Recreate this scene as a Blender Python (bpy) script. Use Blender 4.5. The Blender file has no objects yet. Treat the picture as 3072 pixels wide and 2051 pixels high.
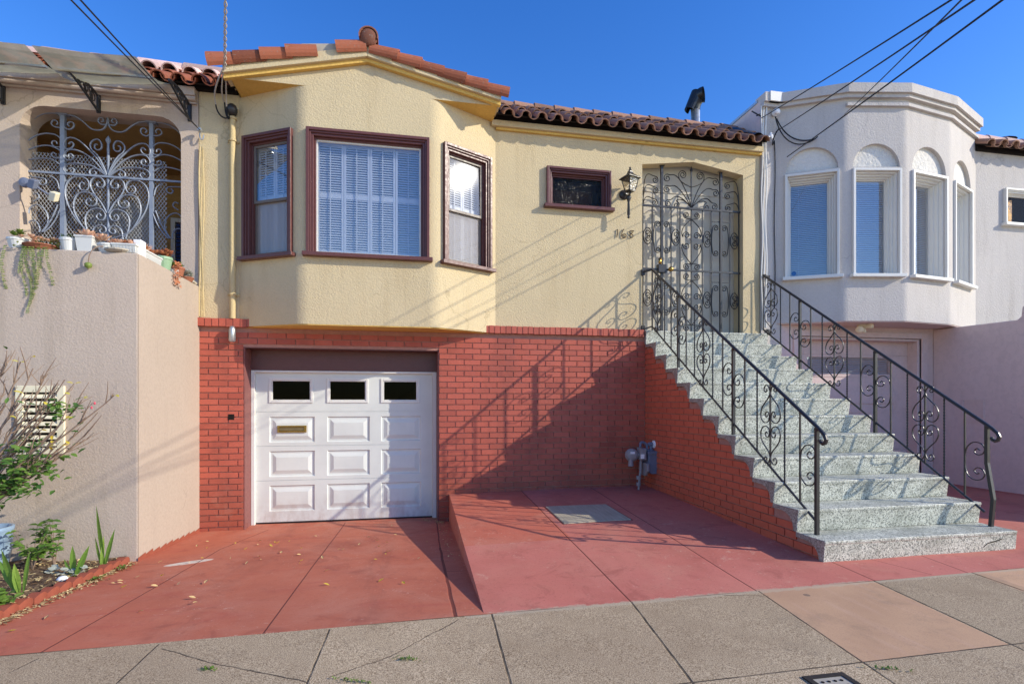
import bpy, math, random
from mathutils import Vector, Matrix, geometry
V = Vector
R = math.radians
random.seed(7)
scene = bpy.context.scene
COL = scene.collection

# ------------------------------------------------------------------ survey helpers
# Camera station surveyed from the photograph; sight() returns the point where a line of sight meets a real plane.
FPX, SHY, YAW = 1605.13, 179.56, -0.190296
CAM = V((1.9919, -7.5868, 1.5790))
_fw = V((-math.sin(YAW), math.cos(YAW), 0)); _rt = V((math.cos(YAW), math.sin(YAW), 0)); _up = V((0, 0, 1))
def _dir(px, py): return _fw + _rt*((px-1536)/FPX) + _up*((1025.5+SHY-py)/FPX)
def on_y(px, py, y):
    d = _dir(px, py); return CAM + d*((y-CAM.y)/d.y)
def on_x(px, py, x):
    d = _dir(px, py); return CAM + d*((x-CAM.x)/d.x)
def on_plane(px, py, p0, n):
    d = _dir(px, py); return CAM + d*((V(p0)-CAM).dot(V(n))/d.dot(V(n)))

# ------------------------------------------------------------------ materials
def lin(r, g, b):
    f = lambda c: (c/12.92 if c <= .04045 else ((c+.055)/1.055)**2.4)
    return tuple(min(.86, 1.38*f(v/255)) for v in (r, g, b))
class NT:
    def __init__(s, name):
        s.m = bpy.data.materials.new(name); s.m.use_nodes = True
        s.t = s.m.node_tree; s.N = s.t.nodes; s.N.clear()
        s.out = s.N.new('ShaderNodeOutputMaterial'); s.b = s.N.new('ShaderNodeBsdfPrincipled')
        s.t.links.new(s.b.outputs[0], s.out.inputs[0])
        s.co = s.N.new('ShaderNodeTexCoord').outputs['Object']
    def L(s, a, b): s.t.links.new(a, b)
    def put(s, sock, v):
        if isinstance(v, bpy.types.NodeSocket): s.L(v, sock)
        elif isinstance(v, (tuple, list)) and len(v) == 3 and sock.type == 'RGBA': sock.default_value = (*v, 1)
        else: sock.default_value = v
    def math(s, op, a, b=0.0, c=None, clamp=False):
        n = s.N.new('ShaderNodeMath'); n.operation = op; n.use_clamp = clamp
        s.put(n.inputs[0], a); s.put(n.inputs[1], b)
        if c is not None: s.put(n.inputs[2], c)
        return n.outputs[0]
    def noise(s, scale, detail=3, rough=.55, vec=None, stretch=None, dist=0):
        n = s.N.new('ShaderNodeTexNoise'); n.inputs['Scale'].default_value = scale
        n.inputs['Detail'].default_value = detail; n.inputs['Roughness'].default_value = rough; n.inputs['Distortion'].default_value = dist
        v = vec or s.co
        if stretch:
            mp = s.N.new('ShaderNodeMapping'); mp.inputs['Scale'].default_value = stretch; s.L(v, mp.inputs[0]); v = mp.outputs[0]
        s.L(v, n.inputs['Vector']); return n.outputs['Fac']
    def voro(s, scale, feature='F1', out='Distance', stretch=None):
        n = s.N.new('ShaderNodeTexVoronoi'); n.feature = feature; n.inputs['Scale'].default_value = scale
        v = s.co
        if stretch:
            mp = s.N.new('ShaderNodeMapping'); mp.inputs['Scale'].default_value = stretch; s.L(v, mp.inputs[0]); v = mp.outputs[0]
        s.L(v, n.inputs['Vector']); return n.outputs[out]
    def ramp(s, fac, lo, hi, a=0.0, b=1.0):
        n = s.N.new('ShaderNodeMapRange'); n.interpolation_type = 'SMOOTHSTEP'
        s.put(n.inputs[0], fac); n.inputs[1].default_value = lo; n.inputs[2].default_value = hi
        n.inputs[3].default_value = a; n.inputs[4].default_value = b; return n.outputs[0]
    def mix(s, fac, a, b, mode='MIX'):
        n = s.N.new('ShaderNodeMix'); n.data_type = 'RGBA'; n.blend_type = mode
        s.put(n.inputs[0], fac); s.put(n.inputs[6], a); s.put(n.inputs[7], b); return n.outputs[2]
    def xyz(s):
        n = s.N.new('ShaderNodeSeparateXYZ'); s.L(s.co, n.inputs[0]); return n.outputs
    def rnd(s):
        return s.N.new('ShaderNodeNewGeometry').outputs['Random Per Island']
    def bump(s, h, strength=.5, dist=.01, prev=None):
        n = s.N.new('ShaderNodeBump'); n.inputs['Strength'].default_value = strength; n.inputs['Distance'].default_value = dist
        s.L(h, n.inputs['Height'])
        if prev is not None: s.L(prev, n.inputs['Normal'])
        return n.outputs[0]
    def line(s, x0, y0, x1, y1, w, wob=0.0, seg=True):
        """mask of a thin joint or crack in the ground plane from (x0,y0) to (x1,y1)"""
        X, Y, Z = s.xyz()
        L = math.hypot(x1-x0, y1-y0); ux, uy = (x1-x0)/L, (y1-y0)/L
        dx = s.math('SUBTRACT', X, x0); dy = s.math('SUBTRACT', Y, y0)
        d = s.math('ADD', s.math('MULTIPLY', dx, -uy), s.math('MULTIPLY', dy, ux))
        if wob: d = s.math('ADD', d, s.math('MULTIPLY', s.math('SUBTRACT', s.noise(3.0, 6, .7), .5), wob))
        m = s.ramp(s.math('ABSOLUTE', d), w*.45, w, 1, 0)
        if seg:
            t = s.math('ADD', s.math('MULTIPLY', dx, ux), s.math('MULTIPLY', dy, uy))
            m = s.math('MULTIPLY', m, s.math('MULTIPLY', s.math('GREATER_THAN', t, 0.0), s.math('LESS_THAN', t, L)))
        return m
    def done(s, col, rough=.7, spec=.3, normal=None, metal=0.0):
        s.put(s.b.inputs['Base Color'], col); s.put(s.b.inputs['Roughness'], rough)
        s.b.inputs['Specular IOR Level'].default_value = spec; s.b.inputs['Metallic'].default_value = metal
        if normal is not None: s.L(normal, s.b.inputs['Normal'])
        return s.m
def sc(c, k): return tuple(min(1, x*k) for x in c)

def plain(name, c, rough=.5, var=.12, scale=9, spec=.4, metal=0.0, bump=0.0, bscale=80):
    n = NT(name)
    f = n.noise(scale, 4)
    col = n.mix(f, sc(c, 1-var), sc(c, 1+var))
    nm = n.bump(n.noise(bscale, 2), bump, .004) if bump else None
    r = n.ramp(n.noise(scale*2.3, 3), .3, .7, max(.03, rough-.07), min(1, rough+.07))
    return n.done(col, r, spec, nm, metal)

def stucco(name, c, stain, bs=.6, size=38, streak=.35):
    n = NT(name)
    big = n.ramp(n.noise(.9, 5, .6), .3, .75)
    st = n.ramp(n.noise(2.2, 5, .6, stretch=(2.2, 2.2, .25)), .48, .8)
    fine = n.noise(size*2.5, 3)
    col = n.mix(n.math('MULTIPLY', big, .35), c, sc(c, .86))
    col = n.mix(n.math('MULTIPLY', st, streak), col, stain)
    lump = n.noise(size, 3, .62, dist=.6)
    v = n.voro(size*.8, 'SMOOTH_F1')
    col = n.mix(n.math('MULTIPLY', n.ramp(lump, .35, .6, 1, 0), .16), col, sc(c, .55))
    h = n.math('ADD', n.math('MULTIPLY', lump, 1.0), n.math('MULTIPLY', v, -.55))
    wv = n.N.new('ShaderNodeVectorMath'); wv.operation = 'MULTIPLY_ADD'; nz = n.N.new('ShaderNodeTexNoise'); nz.inputs['Scale'].default_value = 2.2; nz.inputs['Detail'].default_value = 5; n.L(n.co, nz.inputs['Vector'])
    n.L(nz.outputs['Color'], wv.inputs[0]); wv.inputs[1].default_value = (.5, .5, .5); n.L(n.co, wv.inputs[2])
    vc = n.N.new('ShaderNodeTexVoronoi'); vc.feature = 'DISTANCE_TO_EDGE'; vc.inputs['Scale'].default_value = .55; n.L(wv.outputs[0], vc.inputs['Vector'])
    crack = n.math('MULTIPLY', n.ramp(vc.outputs['Distance'], .0012, .0035, 1, 0), n.ramp(n.noise(.7, 2), .5, .56))
    col = n.mix(n.math('MULTIPLY', crack, .25), col, sc(stain, .5))
    patch = n.math('MULTIPLY', n.ramp(n.noise(1.4, 6, .5, dist=.8), .58, .62), .14)
    col = n.mix(patch, col, sc(c, 1.12))
    amp = n.ramp(n.noise(1.1, 4), .3, .7, .55, 1.15)
    h = n.math('MULTIPLY', h, amp)
    nm = n.bump(fine, .12, .003, n.bump(h, bs, .016))
    return n.done(col, .88, .15, nm)

def brick_mat(name, side=False):
    n = NT(name)
    r = n.rnd()
    ca = n.mix(r, lin(146, 73, 58), lin(164, 83, 66))
    ca = n.mix(n.ramp(r, .93, 1.0), ca, lin(144, 70, 56))
    X, Y, Z = n.xyz()
    glow = n.math('MULTIPLY', n.ramp(Z, .2, 1.2, 1, 0), n.ramp(n.noise(1.3, 3), .4, .65))  # warm bounce from the red paving, painted into the lower bricks
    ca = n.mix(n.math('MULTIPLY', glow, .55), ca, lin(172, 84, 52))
    ca = n.mix(n.math('MULTIPLY', n.ramp(n.noise(45, 4), .5, .8), .3), ca, lin(112, 48, 42))
    ca = n.mix(n.math('MULTIPLY', n.ramp(n.noise(22, 5, .7), .6, .74), .35), ca, lin(186, 140, 122))
    salt = n.math('MULTIPLY', n.ramp(Z, .15, .9, 1, 0), n.ramp(n.noise(5, 7, .75), .52, .7))
    ca = n.mix(n.math('MULTIPLY', salt, .35), ca, lin(176, 136, 120))
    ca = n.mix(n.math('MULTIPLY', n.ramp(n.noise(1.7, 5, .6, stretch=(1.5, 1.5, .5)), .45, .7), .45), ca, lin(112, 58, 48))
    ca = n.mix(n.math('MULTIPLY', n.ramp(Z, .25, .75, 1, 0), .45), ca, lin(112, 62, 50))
    if side: ca = n.mix(.5, ca, lin(192, 94, 66))  # shaded stair side: bounce light from the forecourt mixed into the brick colour
    nm = n.bump(n.noise(160, 3), .25, .003, n.bump(n.noise(14, 3), .25, .01))
    return n.done(ca, n.ramp(n.noise(9, 3), .3, .7, .5, .72), .35, nm)

def tile_mat(name, base, moss=.4):
    n = NT(name)
    r = n.rnd()
    c = n.mix(r, sc(base, .62), sc(base, 1.22))
    c = n.mix(n.math('MULTIPLY', n.ramp(n.noise(6, 5, .7), .45, .7), .5), c, sc(base, .55))
    c = n.mix(n.math('MULTIPLY', n.ramp(n.noise(28, 5, .75), .58, .68), moss), c, lin(125, 118, 108))
    return n.done(c, .8, .25, n.bump(n.noise(60, 4), .3, .006))

def terrazzo():
    n = NT('terrazzo stone')
    a = n.voro(105, 'F1', 'Color', stretch=(1, 1, 1.0)); sp = n.N.new('ShaderNodeSeparateColor'); n.L(a, sp.inputs[0])
    edge = n.voro(105, 'DISTANCE_TO_EDGE')
    chip = n.mix(sp.outputs[0], lin(162, 161, 146), lin(212, 208, 192))
    chip = n.mix(n.math('GREATER_THAN', sp.outputs[1], .74), chip, lin(106, 108, 99))
    c = n.mix(n.ramp(edge, .02, .12, .85, 0), chip, lin(134, 134, 126))
    dirt = n.ramp(n.noise(3.2, 6, .65), .42, .7)
    X, Y, Z = n.xyz()
    c = n.mix(n.math('MULTIPLY', dirt, .5), c, lin(98, 100, 88))
    c = n.mix(n.math('MULTIPLY', n.ramp(n.noise(11, 6, .7), .5, .68), .35), c, lin(88, 90, 80))
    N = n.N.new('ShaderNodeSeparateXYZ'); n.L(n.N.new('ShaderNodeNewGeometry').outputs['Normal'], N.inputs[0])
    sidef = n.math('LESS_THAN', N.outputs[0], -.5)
    c = n.mix(n.math('MULTIPLY', sidef, .5), c, lin(110, 84, 78))  # shade of the left-facing sides put into the colour
    return n.done(c, n.ramp(n.noise(5, 3), .3, .7, .42, .7), .4, n.bump(n.noise(90, 3), .18, .003))

def glass_mat(name, tint=(1, 1, 1), rough=.01, refl=1.0, bump=0.0, minr=.05):
    n = NT(name)
    n.N.remove(n.b)
    tr = n.N.new('ShaderNodeBsdfTransparent'); tr.inputs[0].default_value = (*tint, 1)
    gl = n.N.new('ShaderNodeBsdfGlossy'); gl.inputs['Roughness'].default_value = rough
    gl.inputs[0].default_value = (refl, refl, refl, 1)
    fr = n.N.new('ShaderNodeLayerWeight'); fr.inputs[0].default_value = .5
    mx = n.N.new('ShaderNodeMixShader')
    f = n.math('ADD', n.math('MULTIPLY', n.math('POWER', fr.outputs[1], 3.2), .9), minr, clamp=True)
    n.L(f, mx.inputs[0]); n.L(tr.outputs[0], mx.inputs[1]); n.L(gl.outputs[0], mx.inputs[2])
    n.L(mx.outputs[0], n.out.inputs[0])
    if bump:
        nm = n.bump(n.voro(70, 'SMOOTH_F1'), bump, .01); n.L(nm, gl.inputs['Normal']); n.L(nm, fr.inputs['Normal'])
    return n.m

def leaf_mat(name, a, b, trans=.35, rough=.45):
    n = NT(name)
    c = n.mix(n.rnd(), a, b)
    c = n.mix(n.math('MULTIPLY', n.ramp(n.noise(70, 3), .4, .7), .3), c, sc(a, .6))
    m = n.done(c, rough, .35)
    t = n.N.new('ShaderNodeBsdfTranslucent'); n.L(c, t.inputs[0])
    mx = n.N.new('ShaderNodeMixShader'); mx.inputs[0].default_value = trans
    n.L(n.b.outputs[0], mx.inputs[1]); n.L(t.outputs[0], mx.inputs[2]); n.L(mx.outputs[0], n.out.inputs[0])
    return m

MAT = {}
MAT['stucco'] = stucco('cream yellow stucco', lin(180, 164, 131), lin(146, 126, 92), .42, 64, .32)
MAT['smooth_cream'] = stucco('smooth cream paint', lin(176, 158, 118), lin(142, 122, 84), .35, 50, .25)
MAT['soffit'] = stucco('soffit stucco with warm bounce', lin(190, 156, 86), lin(162, 128, 62), .5, 30)  # deeper yellow than the walls: warm bounce on undersides put into the colour
MAT['beige'] = stucco('beige grey stucco', lin(166, 151, 137), lin(128, 114, 100), .27, 64, .5)
MAT['beige_smooth'] = stucco('smooth warm beige plaster', lin(154, 141, 128), lin(134, 121, 110), .2, 30, .2)
MAT['tan'] = stucco('tan porch plaster', lin(160, 128, 82), lin(120, 94, 58), .3, 40)
MAT['white_stucco'] = stucco('off white stucco', lin(172, 166, 160), lin(144, 137, 130), .36, 52, .5)
MAT['white_smooth'] = stucco('shade tinted off white plaster', lin(190, 172, 166), lin(168, 152, 148), .25, 14, .25)  # off-white wall with its ambient shade tint put into the base colour
MAT['niche'] = stucco('white rough stucco', lin(192, 188, 180), lin(170, 166, 158), .9, 24, .1)
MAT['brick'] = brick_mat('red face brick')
MAT['brick_side'] = brick_mat('side brick with bounce light', True)
MAT['mortar'] = plain('pinkish mortar', lin(152, 112, 100), .95, .25, 20, .1, bump=.4, bscale=120)
MAT['maroon'] = plain('maroon trim paint', lin(84, 49, 45), .42, .2, 14, .45, bump=.12)
MAT['maroon_worn'] = plain('worn maroon paint', lin(108, 66, 62), .6, .4, 22, .4, bump=.4, bscale=60)
n = NT('white door paint'); X_, Y_, Z_ = n.xyz()
_c = n.mix(n.ramp(n.noise(2.5, 5), .3, .7), lin(188, 190, 184), lin(180, 182, 177))
_g = n.math('MULTIPLY', n.ramp(Z_, 0, .45, 1, 0), n.ramp(n.noise(7, 6, .7, stretch=(1, 1, .5)), .35, .7))
_c = n.mix(n.math('MULTIPLY', _g, .45), _c, lin(140, 118, 104))
_c = n.mix(n.math('MULTIPLY', n.ramp(n.noise(26, 6, .75, stretch=(1, 1, .35)), .58, .72), .25), _c, lin(150, 146, 140))
MAT['white_paint'] = n.done(_c, n.ramp(n.noise(4, 4), .3, .7, .35, .55), .4, n.bump(n.noise(3.5, 3), .12, .02))
MAT['white_trim'] = plain('white trim paint', lin(192, 190, 184), .45, .05, 6, .4)
MAT['shutter'] = plain('white shutter paint', lin(176, 180, 186), .5, .03, 5, .3)
MAT['blind'] = plain('pale blind slat', lin(176, 184, 194), .5, .05, 5, .3)
MAT['sash'] = plain('grey bronze sash', lin(96, 86, 78), .45, .15, 9, .4)
MAT['iron'] = plain('black wrought iron paint', lin(40, 38, 38), .38, .25, 30, .5, bump=.15, bscale=150)
MAT['grey_iron'] = plain('blue grey painted iron', lin(112, 120, 134), .45, .15, 20, .45)
MAT['mesh'] = plain('pale grey mesh wire', lin(150, 150, 150), .5, .1, 20, .4)
MAT['black_plastic'] = plain('black plastic', lin(28, 28, 30), .35, .1, 12, .5)
MAT['wire'] = plain('black cable', lin(24, 23, 24), .6, .2, 20, .3)
MAT['wire_pale'] = plain('weathered pale cable', lin(150, 145, 138), .6, .2, 20, .3)
MAT['brass'] = plain('aged brass', lin(150, 120, 62), .3, .25, 25, .6, 1.0)
MAT['galv'] = plain('galvanised steel', lin(160, 165, 168), .4, .15, 12, .5, .8)
MAT['dark'] = plain('dark interior', lin(30, 26, 24), .9, .2, 3, .1)
MAT['rust'] = plain('brown cast metal', lin(48, 42, 38), .6, .3, 30, .4, .3)
MAT['meter'] = plain('grey enamel', lin(96, 102, 118), .45, .12, 20, .4)
MAT['meter_pale'] = plain('pale grey enamel', lin(128, 122, 122), .5, .1, 20, .4)
MAT['door'] = plain('taupe door paint', lin(172, 164, 148), .6, .06, 3, .3)
MAT['tile'] = tile_mat('terracotta roof tile', lin(134, 78, 56), .55)
MAT['tile_old'] = tile_mat('weathered brown roof tile', lin(138, 104, 86), .6)
MAT['tile_pale'] = tile_mat('pale bleached roof tile', lin(190, 160, 150), .5)
MAT['terrazzo'] = terrazzo()
MAT['glass'] = glass_mat('window glass', (.86, .88, .9), refl=.85, minr=.20)
MAT['glass_glint'] = glass_mat('window glass for the sun glint', (.9, .9, .9), .026, .7, 0, .12)
MAT['glass_clear'] = glass_mat('plain clear glass', (.95, .95, .95), .02, .3, 0, .0)
MAT['glass_dark'] = glass_mat('dark garage glass', (.3, .3, .3), refl=.3, minr=.008)
MAT['glass_pebble'] = glass_mat('pebbled glass', (.42, .36, .30), .15, .5, .8, .03)
MAT['glass_frost'] = glass_mat('seeded lantern glass', (.8, .77, .7), .3, .6, .5, .12)
n = NT('weathered clear plastic')
_c = n.mix(n.ramp(n.noise(3.5, 5, .6), .35, .7), lin(150, 144, 116), lin(176, 170, 140))
n.done(_c, .35, .4)
_tl = n.N.new('ShaderNodeBsdfTranslucent'); n.L(_c, _tl.inputs[0]); _tr = n.N.new('ShaderNodeBsdfTransparent'); _tr.inputs[0].default_value = (.95, .94, .86, 1)
_m1 = n.N.new('ShaderNodeMixShader'); _m1.inputs[0].default_value = .5; n.L(n.b.outputs[0], _m1.inputs[1]); n.L(_tl.outputs[0], _m1.inputs[2])
_m2 = n.N.new('ShaderNodeMixShader'); _m2.inputs[0].default_value = .12; n.L(_m1.outputs[0], _m2.inputs[1]); n.L(_tr.outputs[0], _m2.inputs[2]); n.L(_m2.outputs[0], n.out.inputs[0])
MAT['poly'] = n.m
n = NT('grey insect screen')
_tr = n.N.new('ShaderNodeBsdfTransparent'); n.done(lin(158, 150, 142), .8, .2); _m2 = n.N.new('ShaderNodeMixShader'); _m2.inputs[0].default_value = .55; n.L(n.b.outputs[0], _m2.inputs[1]); n.L(_tr.outputs[0], _m2.inputs[2]); n.L(_m2.outputs[0], n.out.inputs[0])
MAT['screen'] = n.m
MAT['twig'] = plain('grey brown twig', lin(122, 104, 90), .8, .3, 30, .2)
MAT['leaf'] = leaf_mat('rose leaf', lin(66, 98, 38), lin(112, 138, 58))
MAT['leaf_dark'] = leaf_mat('dark glossy leaf', lin(58, 92, 42), lin(104, 130, 58), .3, .35)
MAT['leaf_yellow'] = leaf_mat('yellowing leaf', lin(200, 170, 50), lin(190, 185, 80), .4)
MAT['iris'] = leaf_mat('iris blade', lin(84, 124, 48), lin(128, 154, 66), .4)
MAT['succ_pink'] = leaf_mat('pinkish succulent leaf', lin(198, 150, 122), lin(214, 176, 150), .2)
MAT['succ_green'] = leaf_mat('green succulent leaf', lin(84, 108, 44), lin(124, 134, 66), .2)
MAT['succ_grey'] = leaf_mat('grey green succulent leaf', lin(140, 146, 136), lin(168, 166, 150), .2)
MAT['succ_red'] = leaf_mat('red tipped succulent leaf', lin(150, 88, 60), lin(176, 116, 80), .2)
MAT['dry_leaf'] = leaf_mat('dry fallen leaf', lin(150, 120, 82), lin(196, 172, 120), .15, .8)
MAT['bud'] = plain('pink bud', lin(176, 70, 84), .5)
MAT['pot_white'] = plain('white plastic pot', lin(180, 180, 176), .4, .06, 9)
MAT['pot_green'] = plain('sage green pot', lin(120, 146, 116), .45, .08, 9)
MAT['pot_blue'] = plain('pale blue glazed pot', lin(122, 142, 160), .25, .08, 6, .5)
MAT['terracotta'] = plain('terracotta clay', lin(132, 84, 64), .8, .2, 14, .2, bump=.2, bscale=60)
MAT['edging'] = plain('red concrete edging', lin(126, 68, 52), .85, .22, 12, .2, bump=.3, bscale=70)
MAT['stone'] = plain('pale stone', lin(150, 142, 128), .8, .15, 14, .2)
MAT['wood'] = plain('grey weathered wood', lin(150, 138, 122), .8, .25, 20, .2)
MAT['vent'] = plain('cream vent paint', lin(198, 190, 164), .6, .1, 10, .3)
MAT['numeral'] = plain('brown metal numeral', lin(62, 42, 30), .5, .2, 20, .4, .2)
MAT['sticker'] = plain('blue sticker', lin(40, 96, 150), .4)
MAT['label_white'] = plain('white label', lin(215, 215, 210), .5)
MAT['dark_blue'] = plain('dark blue slats', lin(42, 62, 110), .5, .15, 4)
MAT['succ_soil'] = plain('potting soil', lin(60, 46, 36), .95, .4, 60, .1, bump=.5)

# ------------------------------------------------------------------ mesh builder
class MB:
    def __init__(s): s.v = []; s.f = []
    def add(s, vs, fs):
        o = len(s.v); s.v += [V(p) for p in vs]; s.f += [tuple(i+o for i in f) for f in fs]; return s
    def box(s, x0, x1, y0, y1, z0, z1):
        return s.add([(x0,y0,z0),(x1,y0,z0),(x1,y1,z0),(x0,y1,z0),(x0,y0,z1),(x1,y0,z1),(x1,y1,z1),(x0,y1,z1)],
                     [(0,3,2,1),(4,5,6,7),(0,1,5,4),(1,2,6,5),(2,3,7,6),(3,0,4,7)])
    def obox(s, c, a, b, d):
        c, a, b, d = V(c), V(a), V(b), V(d)
        p = [c+a*i+b*j+d*k for k in (-1,1) for (i,j) in ((-1,-1),(1,-1),(1,1),(-1,1))]
        return s.add(p, [(0,3,2,1),(4,5,6,7),(0,1,5,4),(1,2,6,5),(2,3,7,6),(3,0,4,7)])
    def quad(s, a, b, c, d): return s.add([a,b,c,d], [(0,1,2,3)])
    def prism(s, pts, vec):
        n = len(pts); vec = V(vec); p = [V(q) for q in pts]
        tri = geometry.tessellate_polygon([p])
        o = len(s.v); s.v += p + [q+vec for q in p]
        nrm = sum(((p[(i+1)%n]-p[0]).cross(p[(i+2)%n]-p[0]) for i in range(n-2)), V())
        flip = nrm.dot(vec) > 0
        for t in tri:
            a, b, c = t
            if (p[b]-p[a]).cross(p[c]-p[a]).dot(nrm) < 0: a, c = c, a
            f = (a, b, c)
            s.f.append(tuple(i+o for i in (f[::-1] if flip else f))); s.f.append(tuple(i+o+n for i in (f if flip else f[::-1])))
        for i in range(n):
            j = (i+1) % n
            q = (i, j, j+n, i+n); s.f.append(tuple(k+o for k in (q if flip else q[::-1])))
        return s
    def panel(s, outer, holes, fn, depth, hdepth=None, back=True):
        """flat wall with openings; fn(u, v, d) -> point, d = distance behind the face"""
        loops = [outer]+list(holes)
        p3 = [[V((a, b, 0)) for a, b in l] for l in loops]
        tri = geometry.tessellate_polygon(p3)
        flat = [q for l in loops for q in l]
        o = len(s.v); s.v += [V(fn(a, b, 0)) for a, b in flat]
        def cc(t):
            (ax, ay), (bx, by), (cx, cy) = (flat[i] for i in t)
            return (bx-ax)*(cy-ay)-(by-ay)*(cx-ax)
        for t in tri:
            if abs(cc(t)) < 1e-9: continue
            s.f.append(tuple(i+o for i in (t if cc(t) > 0 else (t[0], t[2], t[1]))))
        for li, l in enumerate(loops):
            d = depth if li == 0 else (hdepth if hdepth is not None else depth)
            n = len(l); a = sum(l[i][0]*l[(i+1)%n][1]-l[(i+1)%n][0]*l[i][1] for i in range(n))
            for i in range(n):
                u, w = l[i], l[(i+1)%n]
                q = [fn(*u, 0), fn(*u, d), fn(*w, d), fn(*w, 0)]
                if (a < 0) == (li == 0): q = q[::-1]
                s.quad(*q)
        return s
    def tube(s, pts, r, n=6, closed=False, caps=True, up=None, flat=None):
        pts = [V(p) for p in pts]; m = len(pts)
        rr = r if isinstance(r, (list, tuple)) else [r]*m
        T = []
        for i in range(m):
            a = pts[i-1] if (i > 0 or closed) else pts[i]; b = pts[(i+1) % m] if (i < m-1 or closed) else pts[i]
            t = (b-a); T.append(t.normalized() if t.length > 1e-9 else V((0,0,1)))
        u = V(up) if up is not None else (V((0,0,1)) if abs(T[0].z) < .9 else V((1,0,0)))
        o = len(s.v)
        for i in range(m):
            if up is not None: u = V(up)
            b = T[i].cross(u)
            if b.length < 1e-6: b = T[i].cross(V((1,0,0)) if abs(T[i].x) < .9 else V((0,1,0)))
            b.normalize(); u2 = b.cross(T[i]).normalized(); u = u2
            for k in range(n):
                a = 2*math.pi*(k+.5)/n
                ca, sa = math.cos(a), math.sin(a)
                if flat: ca *= flat[0]; sa *= flat[1]
                s.v.append(pts[i]+(b*ca+u2*sa)*rr[i])
        for i in range(m if closed else m-1):
            j = (i+1) % m
            for k in range(n):
                l = (k+1) % n
                s.f.append((o+i*n+k, o+i*n+l, o+j*n+l, o+j*n+k))
        if caps and not closed:
            s.f.append(tuple(o+k for k in range(n))[::-1]); s.f.append(tuple(o+(m-1)*n+k for k in range(n)))
        return s
    def bar(s, p, q, w, h, up=(0,0,1)):
        p, q = V(p), V(q); t = (q-p).normalized(); b = t.cross(V(up)).normalized(); u = b.cross(t)
        return s.obox((p+q)/2, (q-p)/2, b*w/2, u*h/2)
    def lathe(s, prof, c, n=16, axis=(0,0,1), cap=True):
        c = V(c); ax = V(axis).normalized(); a = ax.orthogonal().normalized(); b = ax.cross(a)
        o = len(s.v); m = len(prof)
        for r, z in prof:
            for k in range(n):
                t = 2*math.pi*k/n; s.v.append(c+ax*z+(a*math.cos(t)+b*math.sin(t))*r)
        for i in range(m-1):
            for k in range(n):
                l = (k+1) % n; s.f.append((o+i*n+k, o+i*n+l, o+(i+1)*n+l, o+(i+1)*n+k))
        if cap:
            s.f.append(tuple(o+k for k in range(n))[::-1]); s.f.append(tuple(o+(m-1)*n+k for k in range(n)))
        return s
    def grid(s, nu, nv, fn):
        o = len(s.v)
        for j in range(nv+1):
            for i in range(nu+1): s.v.append(V(fn(i/nu, j/nv)))
        for j in range(nv):
            for i in range(nu):
                a = o+j*(nu+1)+i; s.f.append((a, a+1, a+nu+2, a+nu+1))
        return s
    def barrel(s, p0, p1, up, r0, r1, th=.014, n=8, sweep=180):
        """curved clay tile: a half pipe from p0 (lower end) to p1"""
        p0, p1 = V(p0), V(p1); t = (p1-p0).normalized(); b = t.cross(V(up)).normalized(); u = b.cross(t)
        o = len(s.v); k = n+1
        for (p, r) in ((p0, r0), (p1, r1)):
            for rad in (r, r-th):
                for i in range(k):
                    a = R(90-sweep/2+sweep*i/n); s.v.append(p+b*math.cos(a)*rad+u*math.sin(a)*rad)
        A, B, C, D = o, o+k, o+2*k, o+3*k
        for i in range(n):
            s.f += [(A+i, C+i, C+i+1, A+i+1), (B+i, B+i+1, D+i+1, D+i), (A+i, A+i+1, B+i+1, B+i), (C+i, D+i, D+i+1, C+i+1)]
        s.f += [(A, B, D, C), (A+n, C+n, D+n, B+n)]
        return s
    def leaf(s, p, d, nrm, l, w, fold=.25, droop=.2, seg=3):
        p, d, nrm = V(p), V(d).normalized(), V(nrm)
        b = d.cross(nrm)
        if b.length < 1e-4: b = d.orthogonal()
        b.normalize(); nn = b.cross(d).normalized()
        o = len(s.v)
        wid = [0.25, .95, .8, 0.05] if seg == 3 else [.2, .8, 1, .7, .03]
        for i, q in enumerate(wid):
            t = i/(len(wid)-1)
            c = p+d*l*t-nn*droop*l*t*t
            s.v += [c-b*w*q/2+nn*fold*w*q/2, c, c+b*w*q/2+nn*fold*w*q/2]
        for i in range(len(wid)-1):
            a = o+i*3; s.f += [(a, a+1, a+4, a+3), (a+1, a+2, a+5, a+4)]
        return s
    def build(s, name, mat, parent=None, smooth=False, bevel=0, label=None, loc=None, kind=None, cat=None, group=None):
        me = bpy.data.meshes.new(name)
        base = V((0,0,0))
        if parent is None and kind != 'structure':
            xs = [p.x for p in s.v]; ys = [p.y for p in s.v]; zs = [p.z for p in s.v]
            base = V(((min(xs)+max(xs))/2, (min(ys)+max(ys))/2, min(zs)))
        if loc is not None: base = V(loc)
        me.from_pydata([tuple(p-base) for p in s.v], [], s.f); me.update()
        me.materials.append(MAT[mat] if isinstance(mat, str) else mat)
        if smooth:
            for pl in me.polygons: pl.use_smooth = True
        o = bpy.data.objects.new(name, me); COL.objects.link(o)
        o.location = base
        if parent is not None:
            o.parent = parent
            w = parent
            off = V((0,0,0))
            while w is not None: off += V(w.location) if w.parent is None or w.type == 'EMPTY' else V(w.location); w = w.parent
            o.location = base-off
        if bevel:
            md = o.modifiers.new('edge', 'BEVEL'); md.width = bevel; md.segments = 2; md.limit_method = 'ANGLE'; md.angle_limit = R(40)
        tag(o, label, cat, group, kind)
        return o
def tag(o, label=None, cat=None, group=None, kind=None):
    if label: o['label'] = label
    if cat: o['category'] = cat
    if group: o['group'] = group
    if kind: o['kind'] = kind
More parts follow.
